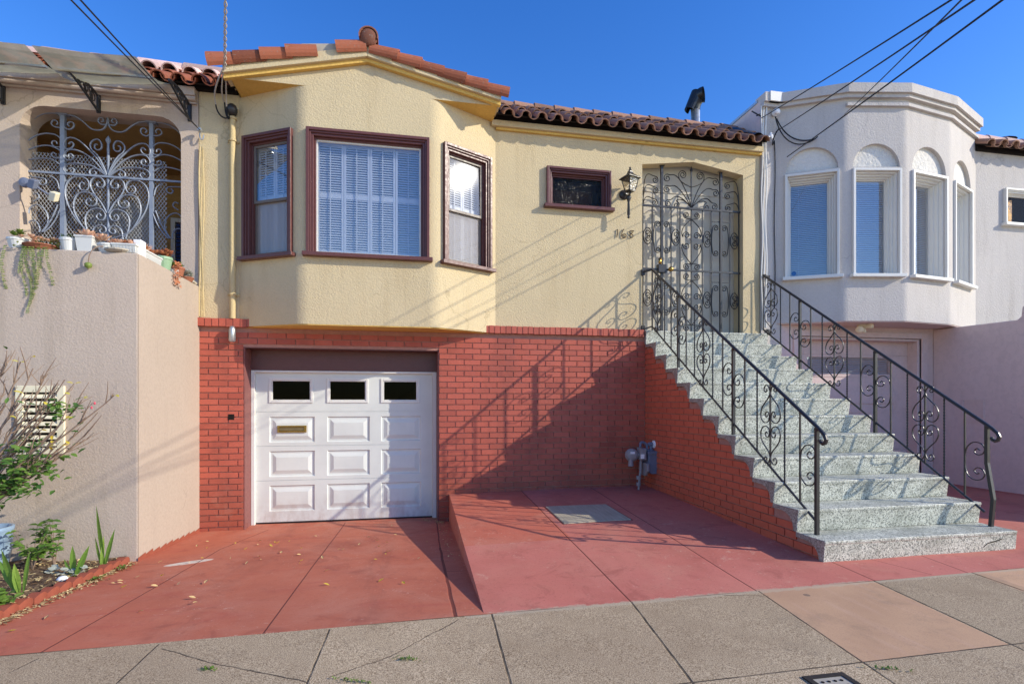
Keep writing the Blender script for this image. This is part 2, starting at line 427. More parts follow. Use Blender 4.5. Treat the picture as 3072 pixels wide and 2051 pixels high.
def thing(name, label, cat, loc=(0,0,0), group=None):
    o = bpy.data.objects.new(name, None); COL.objects.link(o); o.location = loc
    o.empty_display_size = .1
    tag(o, label, cat, group); return o
def kids(o): return [c for c in bpy.data.objects if c.parent == o]
def copy_thing(root, loc, label=None, rotz=None, scale=None, group=None):
    r = root.copy(); COL.objects.link(r); r.location = loc
    if rotz is not None: r.rotation_euler = (0, 0, rotz)
    if scale is not None: r.scale = (scale,)*3
    if label: r['label'] = label
    if group: r['group'] = group
    for ch in kids(root):
        c = ch.copy(); COL.objects.link(c); c.parent = r
        for g in kids(ch):
            d = g.copy(); COL.objects.link(d); d.parent = c
    return r
def bez(p, n=10):
    p = [V(q) for q in p]; out = []
    for i in range(n+1):
        t = i/n; q = list(p)
        while len(q) > 1: q = [a*(1-t)+b*t for a, b in zip(q, q[1:])]
        out.append(q[0])
    return out
def arc2(cx, cz, r, a0, a1, n=10): return [(cx+r*math.cos(R(a0+(a1-a0)*i/n)), cz+r*math.sin(R(a0+(a1-a0)*i/n))) for i in range(n+1)]
def spiral(cx, cz, r, a0, turns, n=18, rin=.22):
    """2-D spiral from the outside in; a0 in degrees, turns signed (+ = anticlockwise)"""
    return [(cx+(r*(1-(1-rin)*t))*math.cos(R(a0)+2*math.pi*turns*t), cz+(r*(1-(1-rin)*t))*math.sin(R(a0)+2*math.pi*turns*t)) for t in [i/n for i in range(n+1)]]

# ------------------------------------------------------------------ ground levels
YF = -4.18                                    # edge between red paving and sidewalk
def z_walk(x, y): return .190 + .0103*x + .012*(y-YF)
def z_drive(x, y):
    t = min(1, max(0, (-y-.25)/(-YF-.25))); return -.040*(1-t) + z_walk(x, YF)*t
def z_terr(x, y):
    zb = .335+.0137*(x-2.5) if x < 5.4 else .375+(.29-.375)*min(1, (x-5.4)/1.9)
    t = min(1, max(0, (-y-.32)/(-YF-.32))); return zb*(1-t)+z_walk(x, YF)*t
# ------------------------------------------------------------------ ground materials
def ground_noise(n, base, d1, d2):
    c = n.mix(n.ramp(n.noise(.8, 5, .6), .32, .7), base, d1)
    return n.mix(n.math('MULTIPLY', n.ramp(n.noise(2.6, 6, .65), .45, .75), .6), c, d2)
def paved(name, lines):
    n = NT(name); X, Y, Z = n.xyz()
    c = ground_noise(n, lin(186, 166, 136), lin(172, 152, 124), lin(148, 128, 102))
    g = n.noise(170, 3, .7)
    c = n.mix(n.ramp(g, .40, .58), sc(lin(128, 105, 78), .7), c)
    c = n.mix(n.ramp(n.voro(115, 'F1'), .1, .28, .55, 0), c, lin(200, 184, 158))
    c = n.mix(n.math('MULTIPLY', n.ramp(n.noise(60, 2), .62, .7), .6), c, lin(84, 74, 64))
    # repaired flags in pink cement
    def region(x0, x1, y0, y1):
        a = n.math('MULTIPLY', n.math('GREATER_THAN', X, x0), n.math('LESS_THAN', X, x1))
        return n.math('MULTIPLY', a, n.math('MULTIPLY', n.math('GREATER_THAN', Y, y0), n.math('LESS_THAN', Y, y1)))
    Xs = n.math('ADD', X, n.math('MULTIPLY', n.math('ADD', Y, 4.15), -.12)); X = Xs
    pk = n.math('ADD', region(4.435, 5.39, -5.19, -3), region(6.28, 7.3, -5.19, -3), clamp=True)
    pc = n.mix(n.ramp(n.noise(1.6, 5, .6), .35, .7), lin(180, 144, 112), lin(168, 132, 102))
    pc = n.mix(n.math('MULTIPLY', n.ramp(n.noise(3, 4, stretch=(6, .5, 1)), .5, .7), .3), pc, lin(186, 152, 132))
    pc = n.mix(n.math('MULTIPLY', n.ramp(n.noise(150, 2), .5, .7), .4), pc, lin(140, 104, 90))
    c = n.mix(pk, c, pc)
    sl = n.N.new('ShaderNodeTexWhiteNoise'); sl.noise_dimensions = '1D'; n.L(n.math('ADD', n.math('FLOOR', n.math('DIVIDE', n.math('ADD', n.math('ADD', n.xyz()[0], n.math('MULTIPLY', n.math('ADD', n.xyz()[1], 4.15), -.10)), .40), .966)), n.math('MULTIPLY', n.math('GREATER_THAN', n.xyz()[1], -5.19), 31.0)), sl.inputs['W'])
    c = n.mix(n.ramp(sl.outputs[0], 0, 1, .0, .28), c, sc(lin(128, 112, 92), .8))
    gum = n.math('MULTIPLY', n.math('LESS_THAN', n.voro(2.3, 'F1'), .055), n.ramp(n.noise(1.3, 2), .45, .5))
    c = n.mix(n.math('MULTIPLY', gum, .6), c, lin(74, 70, 66))
    blot = n.ramp(n.noise(1.9, 7, .72), .54, .7)
    c = n.mix(n.math('MULTIPLY', blot, .3), c, lin(104, 92, 78))
    edge = n.ramp(n.math('ADD', n.math('MULTIPLY', n.math('SUBTRACT', n.noise(14, 5, .7), .5), .09), Y), -4.225, -4.21)
    edge = n.math('MULTIPLY', edge, n.math('GREATER_THAN', n.xyz()[0], 2.35))
    c = n.mix(n.math('MULTIPLY', edge, .5), c, lin(164, 150, 128))
    X = n.xyz()[0]
    m = None
    for l in lines:
        k = n.line(*l)
        m = k if m is None else n.math('MAXIMUM', m, k)
    dirtj = n.math('MULTIPLY', m, n.ramp(n.noise(9, 4), .3, .6, .55, 1.0))
    c = n.mix(dirtj, c, lin(70, 61, 51))
    h = n.math('SUBTRACT', n.math('MULTIPLY', g, .5), n.math('MULTIPLY', m, 2.5))
    return n.done(c, .9, .2, n.bump(h, .5, .006))
WALK_LINES = [(2.514,-4.18,2.40,-6.9,.008,.012), (3.475,-4.14,3.14,-6.9,.009,.012), (4.437,-4.14,4.12,-6.9,.008,.012), (5.40,-4.14,5.08,-6.9,.010), (6.29,-4.12,6.02,-6.9,.010),
    (.587,-4.2,.50,-6.9,.006,.01), (1.52,-4.2,1.43,-6.9,.007,.012), (-.38,-4.2,-.42,-6.9,.009), (-1.3,-4.2,-1.35,-6.9,.009), (7.25,-4.1,7.0,-6.9,.009),
    (-3,-5.19,9,-5.19,.007),
    (.628,-4.262,.947,-4.492,.006,.05), (.947,-4.492,1.50,-4.80,.006,.06), (.02,-4.25,-.03,-4.40,.005,.03), (2.3,-4.22,1.9,-4.62,.005,.07), (1.9,-4.62,1.6,-4.78,.005,.06), (4.15,-4.2,4.44,-4.28,.005,.03)]
MAT['walk'] = paved('weathered sidewalk concrete', WALK_LINES)

def red_ground(name, lines, terrace):
    n = NT(name); X, Y, Z = n.xyz()
    a, b, c3 = (lin(166, 97, 83), lin(174, 105, 92), lin(152, 87, 74)) if terrace else (lin(159, 89, 67), lin(167, 96, 73), lin(148, 81, 63))
    c = n.mix(n.ramp(n.noise(.9, 5, .6), .3, .7), a, b)
    c = n.mix(n.math('MULTIPLY', n.ramp(n.noise(2.4, 6, .65, stretch=(1, .5, 1)), .42, .7), .55), c, c3)
    if terrace:
        warm = n.math('MULTIPLY', n.math('GREATER_THAN', Y, -2.69), n.math('LESS_THAN', X, 3.52))
        c = n.mix(n.math('MULTIPLY', warm, .55), c, lin(166, 84, 56))
        wear = n.math('MULTIPLY', n.ramp(n.noise(5, 8, .78), .58, .66), n.ramp(n.noise(1.1, 3), .45, .6))
        c = n.mix(n.math('MULTIPLY', wear, .55), c, lin(184, 150, 130))
        speck = n.math('MULTIPLY', n.ramp(n.noise(30, 6, .8), .60, .66), n.ramp(n.noise(2.2, 3), .45, .62))
        c = n.mix(n.math('MULTIPLY', speck, .7), c, lin(96, 48, 44))
        front = n.ramp(n.math('ADD', n.math('MULTIPLY', n.math('SUBTRACT', n.noise(16, 7, .75), .5), .13), Y), -4.168, -4.158)
        front = n.math('MULTIPLY', n.math('SUBTRACT', 1.0, front), n.math('LESS_THAN', X, 5.35))
        c = n.mix(n.math('MULTIPLY', front, .7), c, lin(158, 146, 124))
    else:
        streak = n.ramp(n.noise(1.8, 5, .6, stretch=(.5, 2.2, 1), dist=1.2), .52, .72)
        c = n.mix(n.math('MULTIPLY', streak, .35), c, lin(150, 66, 58))
        for tx in (.55, 1.75):
            band = n.ramp(n.math('ABSOLUTE', n.math('ADD', n.math('SUBTRACT', X, tx), n.math('MULTIPLY', n.math('SUBTRACT', n.noise(.8, 2), .5), .35))), .04, .16, 1, 0)
            c = n.mix(n.math('MULTIPLY', n.math('MULTIPLY', band, n.ramp(n.noise(4, 6, .7, stretch=(2, .4, 1)), .38, .68)), .34), c, lin(112, 62, 52))
        ox = n.math('SUBTRACT', X, 1.3); oy = n.math('ADD', Y, 1.6)
        oil = n.ramp(n.math('ADD', n.math('ADD', n.math('MULTIPLY', ox, ox), n.math('MULTIPLY', oy, oy)), n.math('MULTIPLY', n.noise(6, 5), .30)), .14, .30, 1, 0)
        c = n.mix(n.math('MULTIPLY', oil, .3), c, lin(108, 58, 50))
        chip = n.math('MULTIPLY', n.ramp(n.noise(34, 7, .8), .62, .66), n.ramp(n.noise(1.7, 4), .5, .6))
        c = n.mix(n.math('MULTIPLY', chip, .7), c, lin(178, 150, 130))
        dust = n.ramp(n.noise(3.4, 6, .7), .5, .72)
        c = n.mix(n.math('MULTIPLY', n.math('MULTIPLY', dust, n.ramp(Y, -1.2, -.3)), .5), c, lin(150, 120, 100))
        dx = n.math('DIVIDE', n.math('ADD', X, .05), .19); dy = n.math('DIVIDE', n.math('ADD', n.math('ADD', Y, 2.02), n.math('MULTIPLY', X, -.45)), .07)
        rr = n.math('ADD', n.math('ADD', n.math('MULTIPLY', dx, dx), n.math('MULTIPLY', dy, dy)), n.math('MULTIPLY', n.noise(14, 4), .8))
        c = n.mix(n.ramp(rr, 1.25, 1.45, 1, 0), c, lin(192, 180, 164))
    c = n.mix(n.math('MULTIPLY', n.ramp(n.noise(1.4, 8, .7, dist=.5), .42, .68), .42), c, lin(170, 118, 98))
    c = n.mix(n.math('MULTIPLY', n.ramp(n.noise(2.7, 7, .68, dist=1.4), .52, .68), .38), c, lin(122, 64, 54))
    c = n.mix(n.math('MULTIPLY', n.ramp(n.noise(62, 4, .8), .56, .66), .38), c, lin(112, 58, 50))
    c = n.mix(n.math('MULTIPLY', n.math('MULTIPLY', n.ramp(n.noise(21, 8, .8), .60, .64), n.ramp(n.noise(1.2, 3), .42, .55)), .6), c, lin(182, 154, 136))
    g = n.noise(120, 4, .7)
    c = n.mix(n.math('MULTIPLY', n.ramp(g, .55, .75), .22), c, lin(130, 66, 58))
    m = None
    for l in lines:
        k = n.line(*l); m = k if m is None else n.math('MAXIMUM', m, k)
    c = n.mix(n.math('MULTIPLY', m, .85), c, lin(84, 40, 36))
    h = n.math('SUBTRACT', n.math('MULTIPLY', g, .4), n.math('MULTIPLY', m, 2.0))
    return n.done(c, .78, .25, n.bump(h, .35, .005))
MAT['drive'] = red_ground('red painted driveway', [(1.136,-4.25,1.149,-.1,.007,.008), (-.012,-4.25,.045,-1.5,.007,.02), (.045,-1.5,.255,-.4,.007,.05), (2.279,-4.2,2.31,-2.0,.016,.03), (2.31,-2.0,2.36,-.3,.010,.04),
    (-.6,-2.03,.06,-2.0,.006,.04), (-.03,-1.12,2.3,-1.10,.004), (2.3,-2.2,2.5,-2.2,.006,.02), (2.3,-3.0,2.5,-3.02,.006,.02)], False)
MAT['terr'] = red_ground('red painted forecourt', [(3.525,-.32,3.47,-4.2,.008), (4.53,-.32,4.42,-4.2,.008), (5.42,-3.7,5.40,-4.2,.008), (6.3,-3.7,6.25,-4.2,.006), (5.8,-3.75,5.95,-4.15,.004,.02), (3.585,-1.32,3.59,-2.16,.012), (4.365,-1.37,4.37,-2.15,.012), (3.59,-2.155,4.37,-2.155,.010)], True)
MAT['asphalt'] = plain('concrete road paled for bounce light', lin(190, 172, 146), .9, .15, 40, .2, bump=.4, bscale=150)  # paler than a real road so the unseen ground bounces fill onto the walls
n = NT('leafy garden soil')
c = n.mix(n.ramp(n.noise(9, 6, .7), .35, .65), lin(74, 58, 46), lin(112, 92, 74))
c = n.mix(n.ramp(n.voro(38, 'F1', stretch=(1, 1.6, 1)), .15, .3, .55, 0), c, lin(150, 132, 106))
MAT['soil'] = n.done(c, .95, .1, n.bump(n.noise(40, 6, .75), .9, .03))
n = NT('leaf litter')
c = n.mix(n.rnd(), lin(96, 70, 46), lin(196, 176, 128))
MAT['litter'] = n.done(c, .9, .15)

# ------------------------------------------------------------------ ground, road, paving
mb = MB().grid(40, 40, lambda u, v: (-200+400*u, -200+400*v, -.6)); mb.build('ground', 'asphalt', kind='structure')
mb = MB()
mb.grid(30, 8, lambda u, v: (-15+36*u, -16+8.95*v, z_walk(-15+36*u, -7.05)-.13)); mb.build('road', 'asphalt', kind='structure')
mb = MB()
mb.grid(36, 6, lambda u, v: (-15+36*u, -6.9+(6.9+YF)*v, z_walk(-15+36*u, -6.9+(6.9+YF)*v)))
mb.build('sidewalk', 'walk', kind='structure')
mb = MB()
for i in range(36):
    xa, xb = -15+i, -14+i
    pts = [(xa, -6.9, z_walk(xa, -6.9)-.002), (xa, -7.03, z_walk(xa, -7)-.004), (xa, -7.05, z_walk(xa, -7)-.03), (xa, -7.05, z_walk(xa, -7)-.4)]
    q = [(xb, p[1], p[2]+.0103) for p in pts]
    for k in range(3): mb.quad(pts[k], pts[k+1], q[k+1], q[k])
mb.build('curb', 'walk', kind='structure')
def xt(y): return 2.526 + (.32+y)*.0155       # left edge of the raised forecourt
mb = MB().grid(30, 40, lambda u, v: (-.70+3.25*u, YF+(4.28)*v, z_drive(-.7+3.25*u, YF+4.28*v)+.003*math.sin(u*9+v*7)))
mb.build('driveway', 'drive', kind='structure')
def terr_pt(u, v):
    y = YF+(YF*-1-.28)*v; x = xt(y)+(10.42-xt(y))*u
    return (x, y, z_terr(x, y)+.0025*math.sin(x*5+y*3))
mb = MB().grid(44, 30, terr_pt)
n = 14
for i in range(n):
    y0, y1 = YF+(YF*-1-.30)*i/n, YF+(YF*-1-.30)*(i+1)/n
    mb.quad((xt(y0), y0, z_drive(2.5, y0)-.05), (xt(y0), y0, z_terr(xt(y0), y0)+.0025*math.sin(xt(y0)*5+y0*3)), (xt(y1), y1, z_terr(xt(y1), y1)+.0025*math.sin(xt(y1)*5+y1*3)), (xt(y1), y1, z_drive(2.5, y1)-.05))
mb.build('forecourt', 'terr', kind='structure')
# planting bed
def z_soil(x, y):
    return z_drive(-.65, y)+.035+.02*min(1, max(0, (-.7-x)/.8))+.014*math.sin(x*7.1+y*3.7)+.010*math.sin(x*17+y*13)
mb = MB().grid(60, 50, lambda u, v: (-4.5+(3.84)*u, -4.2+2.37*v, z_soil(-4.5+3.84*u, -4.2+2.37*v)+random.uniform(-.008, .008)))
mb.build('soil', 'soil', kind='structure')
rnd = random.Random(3)
mb = MB()
for i in range(1500):
    x, y = -.68-abs(rnd.gauss(0, .75)), rnd.uniform(-4.1, -1.9)
    if x < -3: continue
    a = rnd.uniform(0, 6.3)
    mb.leaf((x, y, z_soil(x, y)+.008+rnd.uniform(0, .01)), (math.cos(a), math.sin(a), rnd.uniform(-.1, .5)), (rnd.uniform(-.4, .4), rnd.uniform(-.4, .4), 1), rnd.uniform(.015, .05), rnd.uniform(.006, .02), .3, .2)
for i in range(420):
    y = rnd.uniform(-4.0, -1.95); x = -.575+.03*(y+1.9)+abs(rnd.gauss(0, .035)); a = rnd.uniform(0, 6.3)
    mb.leaf((x, y, z_drive(x, y)+.006+rnd.uniform(0, .012)), (math.cos(a), math.sin(a), rnd.uniform(-.1, .3)), (rnd.uniform(-.4, .4), rnd.uniform(-.4, .4), 1), rnd.uniform(.02, .05), rnd.uniform(.008, .02), .3, .2)
for i in range(160):
    y = rnd.uniform(-.5, -.02) if rnd.random() < .6 else rnd.uniform(-2.8, -.3)
    x = (2.36+abs(rnd.gauss(0, .05))) if y < -.3 else rnd.uniform(2.15, 2.45); a = rnd.uniform(0, 6.3)
    x = min(x, xt(y)-.03)
    mb.leaf((x, y, z_drive(x, y)+.008), (math.cos(a), math.sin(a), rnd.uniform(0, .3)), (0, 0, 1), rnd.uniform(.015, .04), rnd.uniform(.006, .018), .3, .2)
o = mb.build('leaf_litter', 'litter', kind='stuff', label='dry brown leaf litter lying on the planting bed and driveway edges', cat='leaf litter')

# fallen leaves on the red driveway, each one lifted at the rim
rnd = random.Random(11)
proto = {}
for key, mat in (('dry', 'dry_leaf'), ('yellow', 'leaf_yellow')):
    mb = MB().leaf((-.03, 0, .004), (1, 0, .12), (0, .25, 1), .06, .03, .5, -.15)
    lab = 'dry tan fallen leaf lying on the red driveway' if key == 'dry' else 'yellow fallen leaf lying on the red driveway'
    proto[key] = mb.build('fallen_leaf', mat, label=lab, cat='leaf', group='%s leaves fallen on the driveway' % key, loc=(0, 0, 0))
used = set()
for i in range(64):
    key = 'yellow' if rnd.random() < .25 else 'dry'
    y = rnd.uniform(-3.9, -.5); x = rnd.uniform(-.45, 2.2)
    if rnd.random() < .55: y = rnd.uniform(-2.9, -1.2); x = rnd.uniform(-.45, 1.9)
    o = proto[key]
    if key in used: o = o.copy(); COL.objects.link(o)
    used.add(key)
    o.location = (x, y, z_drive(x, y)+.006); o.rotation_euler = (rnd.uniform(-.2, .2), rnd.uniform(-.2, .2), rnd.uniform(0, 6.28)); s = rnd.uniform(.45, .9); o.scale = (s, s, s)

# scalloped edging along the bed: one piece repeated
def edge_piece(y0, length, k):
    mb = MB(); t = thing('edging_block', k[0], 'garden edging', (-.62, y0, z_drive(-.6, y0)), 'scalloped red edging blocks along the planting bed')
    nn = 24; x0 = lambda y: -.602+.030*(y+1.9); pts = []
    for i in range(nn+1):
        u = i/nn; y = y0-length*u; zb = z_drive(-.6, y)
        sc_ = abs(math.sin(math.pi*3*u)); pts.append((y, zb-.03, zb+.045+.028*sc_, sc_))
    for i in range(nn):
        a, b = pts[i], pts[i+1]
        def xs(p): return x0(p[0])+.012*p[3], x0(p[0])-.055-.006*p[3]
        (fa, ba), (fb, bb) = xs(a), xs(b)
        mb.quad((fa, a[0], a[1]), (fa, a[0], a[2]), (fb, b[0], b[2]), (fb, b[0], b[1]))
        mb.quad((fa, a[0], a[2]), (ba, a[0], a[2]), (bb, b[0], b[2]), (fb, b[0], b[2]))
        mb.quad((ba, a[0], a[2]), (ba, a[0], a[1]), (bb, b[0], b[1]), (bb, b[0], b[2]))
    for p, r in ((pts[0], 1), (pts[-1], 0)):
        f, b = x0(p[0])+.012*p[3], x0(p[0])-.055-.006*p[3]
        q = [(f, p[0], p[1]), (b, p[0], p[1]), (b, p[0], p[2]), (f, p[0], p[2])]; mb.quad(*(q if r else q[::-1]))
    mb.build('block', 'edging', t)
for i, lab in enumerate(('scalloped red edging block closest to the beige wall corner', 'second scalloped red edging block from the beige wall corner', 'third scalloped red edging block from the beige wall corner',
        'fourth scalloped red edging block from the beige wall corner', 'fifth scalloped red edging block from the beige wall corner')):
    edge_piece(-1.93-.42*i, .41, (lab,))

# small objects set into the paving
t = thing('access_cover', 'pale grey concrete access cover set in the red forecourt', 'cover', (3.97, -1.75, z_terr(3.97, -1.75)))
mb = MB()
c = [(3.603,-1.344), (4.352,-1.384), (4.356,-2.14), (3.601,-2.14)]
mb.prism([(x, y, z_terr(x, y)-.02) for x, y in c], (0, 0, .028))
n = NT('broomed concrete'); cc = n.mix(n.noise(4, 5), lin(140, 132, 114), lin(166, 156, 134)); cc = n.mix(n.math('MULTIPLY', n.ramp(n.noise(30, 2, stretch=(3, .1, 1)), .4, .6), .35), cc, lin(118, 110, 94))
MAT['broom'] = n.done(cc, .9, .2, n.bump(n.noise(40, 2, stretch=(3, .1, 1)), .4, .004))
mb.build('slab', 'broom', t, bevel=.004)
t = thing('meter_cover', 'small square water meter cover with holes set in the sidewalk', 'cover', (4.05, -5.42, z_walk(4.05, -5.42)))
mb = MB(); x0, x1, y0, y1 = 3.90, 4.13, -5.62, -5.26; z = z_walk(4, -5.4)
for a in ((x0, x1, y1-.03, y1), (x0, x1, y0, y0+.03), (x0, x0+.03, y0+.03, y1-.03), (x1-.03, x1, y0+.03, y1-.03)): mb.box(*a, z-.03, z+.008)
mb.build('rim', 'rust', t)
mb = MB().box(x0+.03, x1-.03, y0+.03, y1-.03, z-.03, z+.004); mb.build('lid', 'stone', t)
mb = MB()
for i in range(4):
    for j in range(6): mb.lathe([(.008, 0), (.008, .003)], (x0+.062+i*.035, y0+.07+j*.045, z+.004), 8)
mb.build('hole', 'dark', t)

# ------------------------------------------------------------------ light and sky
w = bpy.data.worlds.new('World'); scene.world = w; w.use_nodes = True
nt = w.node_tree; nt.nodes.clear()
sky = nt.nodes.new('ShaderNodeTexSky'); sky.sky_type = 'NISHITA'; sky.sun_disc = False
S = V((2.1, -1, 1.09)).normalized()
sky.sun_elevation = math.asin(S.z); sky.sun_rotation = math.atan2(S.x, S.y)
sky.altitude = 0; sky.air_density = 1.0; sky.dust_density = .25; sky.ozone_density = 3.0
bg = nt.nodes.new('ShaderNodeBackground'); bg.inputs[1].default_value = .15
ou = nt.nodes.new('ShaderNodeOutputWorld')
hs = nt.nodes.new('ShaderNodeHueSaturation'); hs.inputs['Hue'].default_value = .516; hs.inputs['Saturation'].default_value = 1.32; hs.inputs['Value'].default_value = 1.76
nt.links.new(sky.outputs[0], hs.inputs['Color']); nt.links.new(hs.outputs[0], bg.inputs[0]); nt.links.new(bg.outputs[0], ou.inputs[0])
sl = bpy.data.lights.new('sun', 'SUN'); sl.energy = 5.0; sl.angle = R(.53); sl.color = (1, .93, .785)
so = bpy.data.objects.new('sun', sl); COL.objects.link(so); so.rotation_euler = S.to_track_quat('Z', 'Y').to_euler()
cd = bpy.data.cameras.new('camera'); co = bpy.data.objects.new('camera', cd); COL.objects.link(co)
cd.sensor_width = 36; cd.lens = FPX/3072*36; cd.shift_y = SHY/3072; cd.clip_end = 1000; cd.clip_start = .05
co.location = CAM; co.rotation_euler = (R(90), 0, YAW)
scene.camera = co
scene.view_settings.view_transform = 'Standard'; scene.view_settings.look = 'None'; scene.view_settings.exposure = 0
scene.cycles.use_denoising = True
scene.cycles.max_bounces = 6; scene.cycles.transparent_max_bounces = 16
# ================================================================== cream house
K = 3072/2349
def fbox(mb, fn, u0, u1, v0, v1, d0, d1):
    p = [fn(u, v, d) for d in (d1, d0) for (u, v) in ((u0, v0), (u1, v0), (u1, v1), (u0, v1))]
    return mb.add(p, [(0,3,2,1),(4,5,6,7),(0,1,5,4),(1,2,6,5),(2,3,7,6),(3,0,4,7)])
def ring(mb, fn, u0, u1, v0, v1, w, d0, d1, wb=None):
    wb = w if wb is None else wb
    fbox(mb, fn, u0, u0+w, v0, v1, d0, d1); fbox(mb, fn, u1-w, u1, v0, v1, d0, d1)
    fbox(mb, fn, u0+w, u1-w, v1-w, v1, d0, d1)
    if wb: fbox(mb, fn, u0+w, u1-w, v0, v0+wb, d0, d1)
def facet_fn(p0, p1, z0=0):
    p0, p1 = V(p0), V(p1); t = (p1-p0).normalized(); nin = V((-t.y, t.x, 0))
    return lambda u, v, d: (p0.x+t.x*u+nin.x*d, p0.y+t.y*u+nin.y*d, v)
def fpane(mb, fn, u0, u1, v0, v1, d): mb.quad(fn(u0, v0, d), fn(u1, v0, d), fn(u1, v1, d), fn(u0, v1, d))
def upper_pane(mb, fn, u0, u1, v0, v1, d, glint, w):
    if not glint: fpane(mb, fn, u0, u1, v0, v1, d); return
    # glass tilted to mirror the sun to the camera; the glint is added
    c = V(fn(u0+(u1-u0)*.42, v0+(v1-v0)*.70, d)); s = V((2.1, -1, 1.09)).normalized(); nrm = (s+(CAM-c).normalized()).normalized()
    q = []
    for (u, v) in ((u0, v0), (u1, v0), (u1, v1), (u0, v1)):
        p = V(fn(u, v, d)); t = V(fn(0, 0, 1))-V(fn(0, 0, 0)); q.append(p+t*((c-p).dot(nrm)/t.dot(nrm)))
    MB().quad(*q).build('pane', 'glass_glint', w)
def slats(mb, fn, u0, u1, v0, v1, d, pitch, w, tilt=58, th=.0025):
    v = v0+pitch/2
    cx, sx = math.cos(R(tilt))*w/2, math.sin(R(tilt))*w/2
    while v < v1:
        a = [fn(u, v+sgn*sx, d+sgn*cx) for (u, sgn) in ((u0, -1), (u1, -1), (u1, 1), (u0, 1))]
        b = [fn(u, v+sgn*sx+th, d+sgn*cx-th) for (u, sgn) in ((u0, -1), (u1, -1), (u1, 1), (u0, 1))]
        mb.add(a+b, [(0,1,2,3)[::-1], (4,5,6,7), (0,1,5,4), (2,3,7,6)])
        v += pitch
def bricks(mb, rows, fn, pitch=.0765, length=.228, joint=.012, th=.05, seed=1):
    """rows: list of (z, [(u0,u1)...]); every brick its own island"""
    rr = random.Random(seed)
    for k, (z, spans) in enumerate(rows):
        off = (k % 2)*length/2 + rr.uniform(-.006, .006)
        for (a, b) in spans:
            u = math.floor((a-off)/length)*length+off
            while u < b:
                x0, x1 = max(u, a), min(u+length-joint, b)
                if x1-x0 > .02:
                    j = rr.uniform(-.0015, .0015); dz = rr.uniform(-.001, .001)
                    fbox(mb, fn, x0+j, x1+j, z+joint/2+dz, z+pitch-joint/2+dz, rr.uniform(-.002, .002), th)
                u += length
YS, YB = -.30, -.32
Fw = lambda u, v, d: (u, YS+d, v)
Fb = lambda u, v, d: (u, YB+d, v)
house = thing('yellow_house', 'cream yellow stucco house with a bay window above a red brick garage level', 'house', (3.3, -.3, 0))
# --- upper walls
mb = MB()
wx0, wx1, wz0, wz1 = 3.925, 4.795, 4.335, 4.845
outer = [(3.10, 2.50), (5.325, 2.50), (5.325, 5.035), (6.14, 5.135), (6.955, 5.005), (6.955, 2.40), (7.235, 2.40), (7.235, 5.45), (3.10, 5.45)]
mb.panel(outer, [[(wx0, wz0), (wx1, wz0), (wx1, wz1), (wx0, wz1)]], Fw, .16, .16)
mb.box(6.955, 7.2, -.141, .06, 2.4, 5.2); mb.box(5.1, 5.325, -.141, .06, 2.51, 5.2)
mb.build('wall', 'stucco', house)
mb = MB(); mb.panel([(-.575, 2.50), (-.05, 2.50), (-.05, 5.475), (-.575, 5.475)], [], Fw, .16); mb.build('wall', 'stucco', house)
# dim interior shell so that rooms behind the glass are real
mb = MB()
for b in ((-.57, -.47, -.1, 9, -.3, 5.4), (7.13, 7.23, .1, 9, -.3, 5.4), (-.47, 7.13, 8.9, 9, -.3, 5.4), (-.47, 7.13, .62, 8.9, 5.28, 5.4), (-.47, 7.13, .3, 8.9, 2.38, 2.48)): mb.box(*b)
mb.build('side_wall', 'smooth_cream', house)
# --- bay
P0, P1, P2, P3 = V((-.116, YS, 0)), V((.706, -.74, 0)), V((2.328, -.74, 0)), V((3.163, YS, 0))
ZB, ZG = 2.525, 5.412
def cut(a, b, d): return b+(a-b).normalized()*d
tl = .085
A1, B1, A2, B2 = cut(P0, P1, tl), cut(P2, P1, tl), cut(P1, P2, tl), cut(P3, P2, tl)
fL = facet_fn(P0, P1); fF = facet_fn(P1, P2); fR = facet_fn(P2, P3)
LL = (A1-P0).length; LR = (P3-P2).length
nL = V((-(P1-P0).y, (P1-P0).x, 0)); nR = V((-(P3-P2).y, (P3-P2).x, 0))
def u_on(px, py, p0, p1):
    n_ = V((-(p1-p0).y, (p1-p0).x, 0)); q = on_plane(px, py, p0, n_); q.z = 0
    return (q-p0).dot((p1-p0).normalized())
z2 = lambda x, y: (600+x*.63776, y*.63776)
wl = (u_on(*z2(208, 900), P0, P1), u_on(*z2(438, 900), P0, P1)); wr = (u_on(*z2(1143, 950), P2, P3), u_on(*z2(1366, 950), P2, P3))
wf = (.771-.706, 2.246-.706); wv = (3.39, 4.90)
mb = MB()
h = lambda a, i=.05: [(a[0]+i, wv[0]), (a[1]-i, wv[0]), (a[1]-i, wv[1]-i), (a[0]+i, wv[1]-i)]
mb.panel([(0, ZB), (LL, ZB), (LL, ZG), (0, ZG)], [h(wl)], fL, .14, .14)
mb.panel([(tl, ZB), (LR, ZB), (LR, ZG), (tl, ZG)], [h(wr)], fR, .14, .14)
gl, gr = -.083-.706, 3.118-.706
rkL = on_y(667, 217, -.84); rkP = on_y(1101.3, 168.7, -.84); rkR = on_y(1504, 301, -.84)
fz = lambda p: p.z
gab = [(tl, ZB), (1.622-tl, ZB), (1.622-tl, ZG), (gr, ZG), (gr, rkR.z+.03), (rkP.x-.706, rkP.z+.06), (gl, rkL.z+.03), (gl, ZG), (tl, ZG)]
mb.panel(gab, [h(wf)], fF, .14, .14)
def arc_strip(a, p, b):
    pts = [((1-t)**2)*a+2*t*(1-t)*p+t*t*b for t in [i/8 for i in range(9)]]
    for q, r in zip(pts, pts[1:]): mb.quad((q.x, q.y, ZB), (r.x, r.y, ZB), (r.x, r.y, ZG), (q.x, q.y, ZG))
arc_strip(A1, P1, B1); arc_strip(A2, P2, B2)
